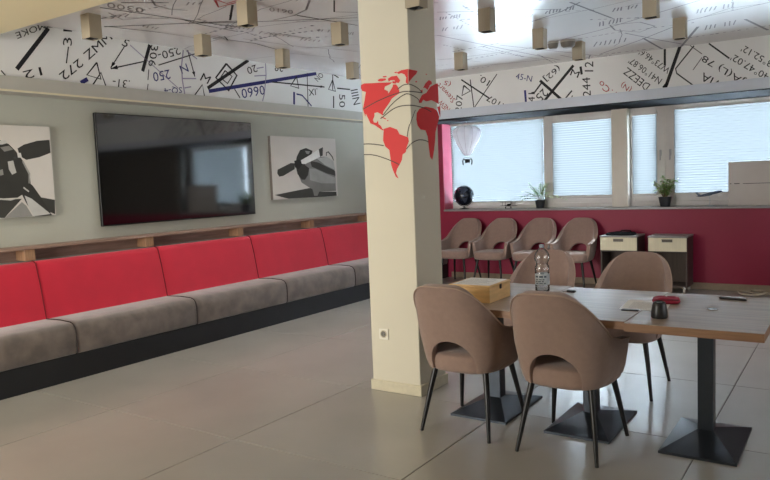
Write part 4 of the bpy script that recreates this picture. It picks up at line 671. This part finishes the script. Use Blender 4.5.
# small metal biplane
bp_ = tag(empty('model_biplane', (-4.265, 9.55, SZ), .15), 'small dark metal biplane model on the window sill', 'model plane')
MB().tube([(0, -.075, .052), (0, -.06, .052), (0, .02, .052), (0, .10, .060), (0, .115, .062)], [.013, .019, .018, .008, .004], 10).build('fuselage', M_brass, bp_, True)
for z in (.040, .092): MB().box(-.125, .125, -.045, -.005, z, z+.004, bev=.0018).build('wing', M_brass, bp_)
for x in (-.095, -.05, .05, .095): MB().tube([(x, -.025, .042), (x, -.022, .094)], .0022, 5).build('strut', M_brass, bp_)
MB().box(-.05, .05, .095, .115, .060, .063).build('tailplane', M_brass, bp_); MB().box(-.0015, .0015, .092, .118, .062, .094).build('fin', M_brass, bp_)
for x in (-.04, .04):
    MB().tube([(x-.005, -.05, .016), (x+.005, -.05, .016)], .016, 14).build('wheel', M_black, bp_, 40); MB().tube([(x, -.05, .016), (x*.4, -.045, .042)], .0022, 5).build('wheel_strut', M_brass, bp_)
MB().box(-.045, .045, -.080, -.077, .048, .056).build('propeller', M_brass, bp_)
# potted plants
def pot(parent, w0, w1, h):
    vs = []
    for s, z in ((w0, 0), (w1, h), (w1-.006, h), (w0-.004, .012)):
        k = s*.3; vs += [(-s+k, -s, z), (s-k, -s, z), (s, -s+k, z), (s, s-k, z), (s-k, s, z), (-s+k, s, z), (-s, s-k, z), (-s, -s+k, z)]
    MB().add(vs, [list(range(7, -1, -1))] + [(r*8+i, r*8+(i+1) % 8, r*8+8+(i+1) % 8, r*8+8+i) for r in range(3) for i in range(8)] + [[24+i for i in range(8)]]).build('pot', M_pot, parent, 50)
    s = w1-.008; MB().lathe([(s*.92, h-.022), (s*.9, h-.012), (.0, h-.008)], 16, cap=False).build('soil', M_soil, parent, True)
def leaf(mb, p, d, L, w, droop):
    p = Vector(p); d = Vector(d).normalized(); side = d.cross(Vector((0, 0, 1))); side = side.normalized() if side.length > .01 else Vector((1, 0, 0)); vs = []; n = 5
    for i in range(n+1):
        t = i/n; c = p+d*L*t+Vector((0, 0, -droop*L*t*t)); ww = w*math.sin(math.pi*min(.97, .12+t*.86)); vs += [c-side*ww, c+Vector((0, 0, -ww*.35)), c+side*ww]
    mb.add(vs, [(3*i+a, 3*i+a+1, 3*i+a+4, 3*i+a+3) for i in range(n) for a in (0, 1)])
def palm(x, y):
    p = tag(empty('potted_palm', (x, y, SZ)), 'potted palm with feathery leaves between the two left windows', 'potted plant', 'potted plants on the sill')
    pot(p, .046, .062, .115); rng = random.Random(3)
    for k in range(22):
        a = k*2.4+rng.uniform(-.3, .3); el = rng.uniform(.55, 1.35); L = rng.uniform(.26, .37); pts = []
        for i in range(7):
            t = i/6; r = L*t; pts.append((math.cos(a)*r*math.cos(el)*1.15, math.sin(a)*r*math.cos(el)*1.15, .10+L*t*math.sin(el)-.10*L/.2*t*t*(1.3-el*.6)))
        fr = MB().tube(pts, [.0022]*6+[.001], 4).build('frond_stem', M_stem, p)
        mb = MB()
        for i in range(2, 7):
            q = Vector(pts[i]); dd = (Vector(pts[i])-Vector(pts[i-1])).normalized(); sd = dd.cross(Vector((0, 0, 1))).normalized()
            for s in (-1, 1): leaf(mb, q, dd*.8+sd*s*.8, .085*(1.15-i/9), .009, .25)
        leaf(mb, pts[-1], Vector(pts[-1])-Vector(pts[-2]), .05, .006, .2)
        mb.build('frond', (M_leaf, M_leaf2)[k % 3 == 0], fr, recalc=False)
palm(-3.785, 9.55)
def bushy(x, y):
    p = tag(empty('potted_bush', (x, y, SZ)), 'potted bushy green plant in front of the double window handles', 'potted plant', 'potted plants on the sill')
    pot(p, .052, .073, .125); rng = random.Random(5)
    for k in range(30):
        a = k*2.4; sp = .03+.135*((k % 7)/6)**.8; h = rng.uniform(.15, .31)-sp*.35
        pts = [(math.cos(a)*.02, math.sin(a)*.02, .112), (math.cos(a)*sp*.45, math.sin(a)*sp*.45, .112+h*.5), (math.cos(a)*sp, math.sin(a)*sp, .112+h)]
        st = MB().tube(pts, [.003, .0022, .0012], 4).build('plant_stem', M_stem, p); mb = MB()
        for i in range(9):
            t = .3+.7*i/8; q = Vector(pts[0]).lerp(Vector(pts[1]), t*2) if t < .5 else Vector(pts[1]).lerp(Vector(pts[2]), t*2-1); b = rng.uniform(0, 6.28)
            leaf(mb, q, (math.cos(b), math.sin(b), rng.uniform(-.2, .8)), rng.uniform(.04, .07), rng.uniform(.010, .016), .4)
        mb.build('leaves', (M_leaf, M_leaf2)[k % 4 == 0], st, recalc=False)
bushy(-2.085, 9.55)
# model jet on a stand
jt = tag(empty('model_airliner', (-1.555, 9.55, SZ)), 'dark blue model airliner climbing on a clear stand', 'model plane')
an = math.radians(14); ca, sa = math.cos(an), math.sin(an)
J = lambda u, v, w: (1.15*(u*ca-w*sa), 1.15*v, .150+1.15*(u*sa+w*ca))
MB().tube([J(-.125, 0, .006), J(-.10, 0, .003), J(-.05, 0, 0), (J(.08, 0, 0)), J(.115, 0, -.002), J(.13, 0, -.005)], [.003, .010, .0165, .0165, .012, .003], 12).build('fuselage', M_jet, jt, True)
for s in (-1, 1):
    MB().prism([(.03, s*.008), (-.015, s*.008), (-.055, s*.115), (-.040, s*.115)], -.006, -.003, lambda a, b, h: J(a, b, h)).build('wing', M_jet, jt)
    MB().prism([(-.098, s*.004), (-.118, s*.004), (-.132, s*.045), (-.122, s*.045)], .005, .007, lambda a, b, h: J(a, b, h)).build('tailplane', M_jet, jt)
    MB().tube([J(.015, s*.045, -.013), J(-.018, s*.045, -.012)], [.007, .005], 10).build('engine', M_jet, jt)
MB().prism([(-.085, .008), (-.118, .006), (-.138, .055), (-.122, .055)], -.002, .002, lambda a, b, h: J(a, h, b)).build('tail_fin', M_jet, jt)
MB().tube([(0, 0, .008), (.004, 0, .07), (-.004, 0, .140)], [.004, .003, .003], 8).build('stand_rod', mat('stand_pale', (196, 202, 210), .2), jt)
MB().lathe([(.05, 0), (.05, .006), (.012, .010)], 24).build('stand_base', mat('stand_pale', (196, 202, 210), .2), jt, 40)
# leaning grey board
bd = tag(empty('display_board', (-.93, 9.55, SZ)), 'large taupe board with a thin printed line standing on the sill', 'board')
MB().box(-.41, .41, -.02, .02, 0, .535, bev=.004).build('board_panel', M_board, bd)
for x0, x1 in ((-.392, -.376), (-.345, -.285), (-.25, .09), (.11, .25)):
    MB().box(x0, x1, -.0215, -.0201, .265, .271 if x0 > -.3 else .274).build('printed_line', M_black, bd)
